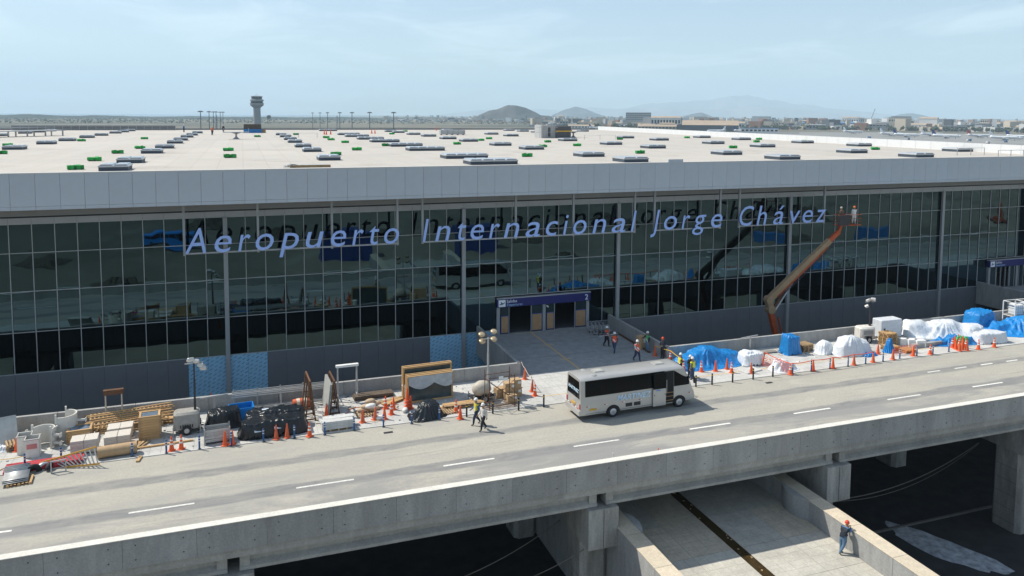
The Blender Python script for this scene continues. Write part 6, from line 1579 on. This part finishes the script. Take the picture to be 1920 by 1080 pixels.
far_building('white terminal shed with blue stripe by the parked planes', 1425, 1500, 66, 24, 9, b_white, b_blue, 'flat', 1)
far_building('cream cargo shed with windows beyond the apron', 1530, 2000, 44, 30, 12, b_grey, b_white, 'flat', 1)
far_building('long pale cargo terminal behind the parked planes', 1640, 2050, 52, 40, 14, b_grey, b_cream, 'flat', 2)
far_building('grey cargo terminal with flat roof behind the planes', 1790, 2000, 46, 40, 12, b_grey, b_grey, 'flat', 2)
far_building('tan domed hall among the city roofs', 1735, 2500, 50, 50, 12, b_tan, b_tan, 'arch', 0)
far_building('grey concrete plant block among the roofs', 1690, 2900, 60, 30, 34, b_grey, b_dark, 'flat', 3)
far_building('low cream sheds with pitched roof near the broad grey office block', 1235, 1750, 90, 26, 8, b_cream, b_tan, 'gable', 1)
far_building('low white sheds at the foot of the first hill', 1090, 1800, 60, 20, 7, b_white, b_tan, 'gable', 1)
far_building('square grey block at the foot of the first hill', 1060, 2100, 30, 24, 15, b_grey, b_dark, 'flat', 2)
types = [('pale low warehouse in the hazy airport district', b_cream, b_cream, 'flat'), ('white shed with pitched roof in the hazy airport district', b_white, b_tan, 'gable'), ('grey flat roofed block in the hazy airport district', b_grey, b_dark, 'flat'), ('tan shed with pitched roof in the hazy airport district', b_tan, b_tan, 'gable'), ('blue clad shed in the hazy airport district', b_blue, b_blue, 'gable'), ('dark shed with arched roof in the hazy airport district', b_dark, b_grey, 'arch'), ('brick block in the hazy airport district', b_brick, b_dark, 'flat')]
rb_ = random.Random(21)
for k in range(110):
    ty = types[rb_.choices(range(7), (5,5,6,4,2,1,2))[0]]
    px = 1030 + (1960-1030)*((k*0.618) % 1); d = rb_.uniform(1950, 3600)
    far_building(ty[0], px, d, rb_.uniform(20, 75), rb_.uniform(15, 30), rb_.uniform(6, 15) if rb_.random() < .85 else rb_.uniform(18, 32), ty[1], ty[2], ty[3], 1 if rb_.random() < .5 else 0, 'buildings of the airport district', rb_.uniform(-.3, .3))
# the city beyond: countless small blocks, and trees between them
rc = np.random.RandomState(5)
for nm, lab, mt, cnt, seedk in (('distant_city', 'countless small pale blocks of the hazy city', b_cream, 2200, 0), ('distant_city_blocks', 'countless small grey blocks of the hazy city', b_grey, 2400, 1), ('distant_city_roofs', 'countless small brick houses of the hazy city', b_brick, 900, 2), ('distant_city_dark', 'countless small dark sheds of the hazy city', b_dark, 1500, 4), ('distant_city_white', 'countless small white houses of the hazy city', b_white, 900, 3)):
    mb = MB()
    for k in range(cnt):
        d = 2000 + 5200*rc.rand()**1.25; px = rc.uniform(720, 2150) if d > 3400 else rc.uniform(1000, 2150); p = FAR(px, d); s = rc.uniform(6, 22); h = rc.uniform(4, 11) if rc.rand() < .92 else rc.uniform(12, 28)
        mb.obox((p.x, p.y, GZ+h/2), (s, s*rc.uniform(.6,1.6), h), rc.uniform(0, 1.6))
    tag(mb.build(nm, mt, None), lab, 'city', kind='stuff')
m_tree = P('far_foliage', (.045,.06,.03), .9, 0, .4, .05)
mb = MB()
for k in range(7000):
    px = rc.uniform(-300, 2150) if k % 3 else rc.uniform(1000, 2150); d = 1900+3800*rc.rand()**1.3 if px > 1050 else rc.uniform(2500, 4800)
    p = FAR(px, d); h = rc.uniform(5, 12) if px > 1050 else rc.uniform(2.5, 6)
    for q in range(4):
        c = p + Vector((rc.uniform(-3,3), rc.uniform(-3,3), h*rc.uniform(.35,.9))); r = h*rc.uniform(.25,.42)
        mb.add([c+Vector((rc.uniform(.7,1.2)*r*sx, rc.uniform(.7,1.2)*r*sy, rc.uniform(.7,1.1)*r*sz)) for sx,sy,sz in ((1,0,0),(-1,0,0),(0,1,0),(0,-1,0),(0,0,1),(0,0,-1))], [(0,2,4),(2,1,4),(1,3,4),(3,0,4),(2,0,5),(1,2,5),(3,1,5),(0,3,5)])
tag(mb.build('distant_trees', m_tree, None), 'scattered dark trees along the edge of the airfield and city', 'trees', kind='stuff')
# tower crane far right
p = FAR(1632, 2300); t = T('tower_crane', 'thin crane with raised jib above the hazy city', 'crane', p, -atan2(p.x, p.y)); MB().beam((0,0,0),(0,0,22),1.4).build('mast', m_dark, t); MB().beam((0,0,20),(11,0,54),1.1).build('jib', m_dark, t); MB().bbox(-4,2,-2,2,18,22,.2).build('cab', m_dark, t)
# parked airliners
m_plane = P('airliner_white', (.72,.74,.75), .35, 0, .04, .1)
def airliner(tail):
    t = T('airliner', 'x', 'plane')
    mb = MB(); mb.path([(-17,0,5.0),(-13,0,4.7),(-9,0,4.2),(14,0,4.0),(17.5,0,3.8)], 2.0, 12); mb.build('fuselage', m_plane, t, True)
    MB().lathe([(2.0,0),(1.7,1.6),(1.0,3.0),(.2,3.6)], 12).build('nose', m_plane, t, True, loc=(17.4,0,3.8)).rotation_euler = (0, pi/2, 0)
    for s in (-1, 1):
        MB().prism([(3,s*1.2),(-2.5,s*1.2),(-8,s*17),(-6,s*17)], 'Z', 3.2, 3.7).build('wing', m_plane, t); MB().prism([(-13,s*.5),(-16.5,s*.5),(-18,s*6),(-16.5,s*6)], 'Z', 5.2, 5.5).build('tailplane', m_plane, t)
        MB().tube((-.5,s*6,2.2),(3.6,s*6,2.2),1.1,12,1.25).build('engine', m_alu, t, 'auto'); MB().tube((0,s*3,0),(0,s*3,3.2),.35,6).build('gear', m_dark, t)
    MB().prism([(-11.5,5.6),(-16.5,12.8),(-18.6,12.8),(-17.5,5.6)], 'Y', -.25, .25).build('fin', tail, t); MB().tube((13,0,0),(13,0,2.4),.3,6).build('gear', m_dark, t)
    MB().box(-12, 15, -2.06, -1.98, 4.4, 4.75).build('window_line', m_dark, t)
    return t
tails = {'navy': B('navy',(.02,.05,.20)), 'red': B('red',(.40,.05,.05)), 'white': m_plane, 'orange': m_yellow}
for px, d, yaw, tl in ((1672,1400,.5,'white'),(1700,1330,.3,'navy'),(1748,1420,.6,'white'),(1775,1300,.2,'navy'),(1838,1380,.5,'red'),(1885,1250,.3,'white'),(1915,1350,.1,'navy'),(1600,1560,.5,'white'),(1395,1500,.3,'navy'),(1345,1480,-2.6,'white'),(1120,1700,.2,'navy')):
    p = FAR(px, d); put('plane_'+tl, lambda tl=tl: airliner(tails[tl]), (p.x, p.y, GZ+.3), -atan2(p.x, p.y)+yaw, {'navy':'white airliner with navy tail fin parked on the far apron','white':'all white airliner parked on the far apron','red':'white airliner with red tail fin parked on the far apron'}[tl], 'airliners on the far apron')
fb = T('blue_barrier_run', 'line of blue and white barriers along the apron edge', 'barriers', FAR(1700, 820), -atan2(FAR(1700,820).x, FAR(1700,820).y))
bm1 = MB().box(-4.6, 4.6, -.4, .4, 0, 1.4).mesh('barrier', P('barrier_blue', (.03,.16,.5), .6)); bm2 = MB().box(-4.6, 4.6, -.4, .4, 0, 1.4).mesh('barrier', m_white)
for k in range(34): link('barrier', bm1 if k % 3 else bm2, fb, (-160+k*9.6, 0, .3))
for k in range(14):
    p = FAR(1450+k*37+rb_.uniform(-8,8), rb_.uniform(900, 1250)); t = T('service_vehicle', 'small ground service truck on the far apron', 'truck', (p.x,p.y,GZ+.26), rb_.uniform(0,3), 'service trucks on the apron')
    MB().bbox(-3,1.2,-1.2,1.2,.7,3.1,.1).build('cargo_box', rb_.choice((b_white,b_blue,b_grey)), t); MB().bbox(1.3,3,-1.1,1.1,.6,2.4,.2).build('cab', b_white, t)
    for x in (-2,2): MB().tube((x,-1.25,.45),(x,1.25,.45),.45,8).build('axle', m_black, t)

# ================================================================== the site mirrored in the glass, behind the viewpoint
def site_bus(loc, rz, mat, lab):
    t = T('site_bus', lab, 'bus', loc, rz); MB().bbox(-5.5,5.5,-1.25,1.25,.5,3.1,.2).build('body', mat, t, 'auto')
    for s in (-1,1):
        for k in range(6): MB().box(-4.9+k*1.65,-3.4+k*1.65,s*1.26-.01,s*1.26+.01,1.6,2.6).build('window', m_busglass, t)
    for x in (-3.4,3.6):
        for s in (-1,1): MB().tube((x,s*1.0,.5),(x,s*1.3,.5),.5,14).build('wheel', m_black, t)
site_bus((-16, -57, GZ), .05, m_bin, 'blue site bus seen only as a reflection in the glass front')
for (x, y, w, dpt, h, lab) in ((20.5, -31, 10, 4, 5.8, 'tall blue site enclosure mirrored behind the first word of the sign'), (48.5, -30, 9, 4, 5.8, 'tall blue site enclosure mirrored above the bus')):
    t = T('site_enclosure', lab, 'enclosure', (x, y, GZ))
    for k in range(5): MB().box(-w/2+k*w/5+.02, -w/2+(k+1)*w/5-.02, dpt/2-.05, dpt/2+.05, 0, h).build('panel', P('navy_hoarding', (.015,.05,.22), .6), t); MB().box(-w/2+k*w/5+.02, -w/2+(k+1)*w/5-.02, -dpt/2-.05, -dpt/2+.05, 0, h).build('panel', MATS['navy_hoarding'], t)
    for s in (-1,1): MB().box(s*w/2-.05, s*w/2+.05, -dpt/2+.06, dpt/2-.06, 0, h).build('panel', MATS['navy_hoarding'], t)
    MB().box(-w/2, w/2, -dpt/2, dpt/2, h, h+.1).build('roof', MATS['navy_hoarding'], t)
for k, (x, y, w) in enumerate(((-22,-20,9),(-40,-48,14),(8,-70,16),(34,-60,12),(70,-46,20),(100,-62,16),(130,-28,18),(-10,-88,20),(64,-14,8),(95,-8,10),(160,-60,24))):
    drape('spoil_heap', 'dark earth heap on the site mirrored in the glass', 'heap', (x, y, GZ), .7*k, w, w*.5, [(0,0,w*.5,w*.2,w*.10,0),(w*.15,.4,w*.3,w*.2,w*.14,.5)], P('spoil', (.09,.075,.055), .95, 0, .3, 2, .3, 6), 40+k, 26, 16, .5, group='earth heaps on the site')
struct(MB().box(-90, 190, 0, 7.5, 0, .08).build('site_road', m_asph, loc=(0, 12, GZ)))
struct(MB().box(-90, 190, 0, .35, 0, 1.0).build('site_wall', m_wall, loc=(0, 20.5, GZ)))
sheetm = P('blue_site_sheet', (.02,.16,.42), .6)
for x, y in ((122,-22),(150,-18),(104,-2)): MB().bbox(-4,4,-1.2,1.2,0,2.6,.05).build('container', sheetm, tag(T('site_container', 'blue container on the site mirrored in the glass', 'container', (x,y,GZ), .2, 'blue containers on the site')))

# ================================================================== haze
def haze():
    mt = bpy.data.materials.new('haze'); mt.use_nodes = True; n, l = mt.node_tree.nodes, mt.node_tree.links; n.clear()
    o = n.new('ShaderNodeOutputMaterial'); v = n.new('ShaderNodeVolumePrincipled')
    v.inputs['Color'].default_value = (.66, .86, 1.0, 1); v.inputs['Density'].default_value = HAZE_D; v.inputs['Anisotropy'].default_value = 0
    l.new(v.outputs[0], o.inputs['Volume']); return mt
HAZE_D = 0.90e-4
hz = MB().box(-25900, 25900, -25900, 25900, GZ-3.0, 1100).build('haze', haze()); tag(hz, 'pale even haze over the airfield and city', 'haze', kind='stuff')

l2 = copy_tree(lift, (214, -33, GZ), .3, 'orange boom lift on the site mirrored at the edge of the glass')
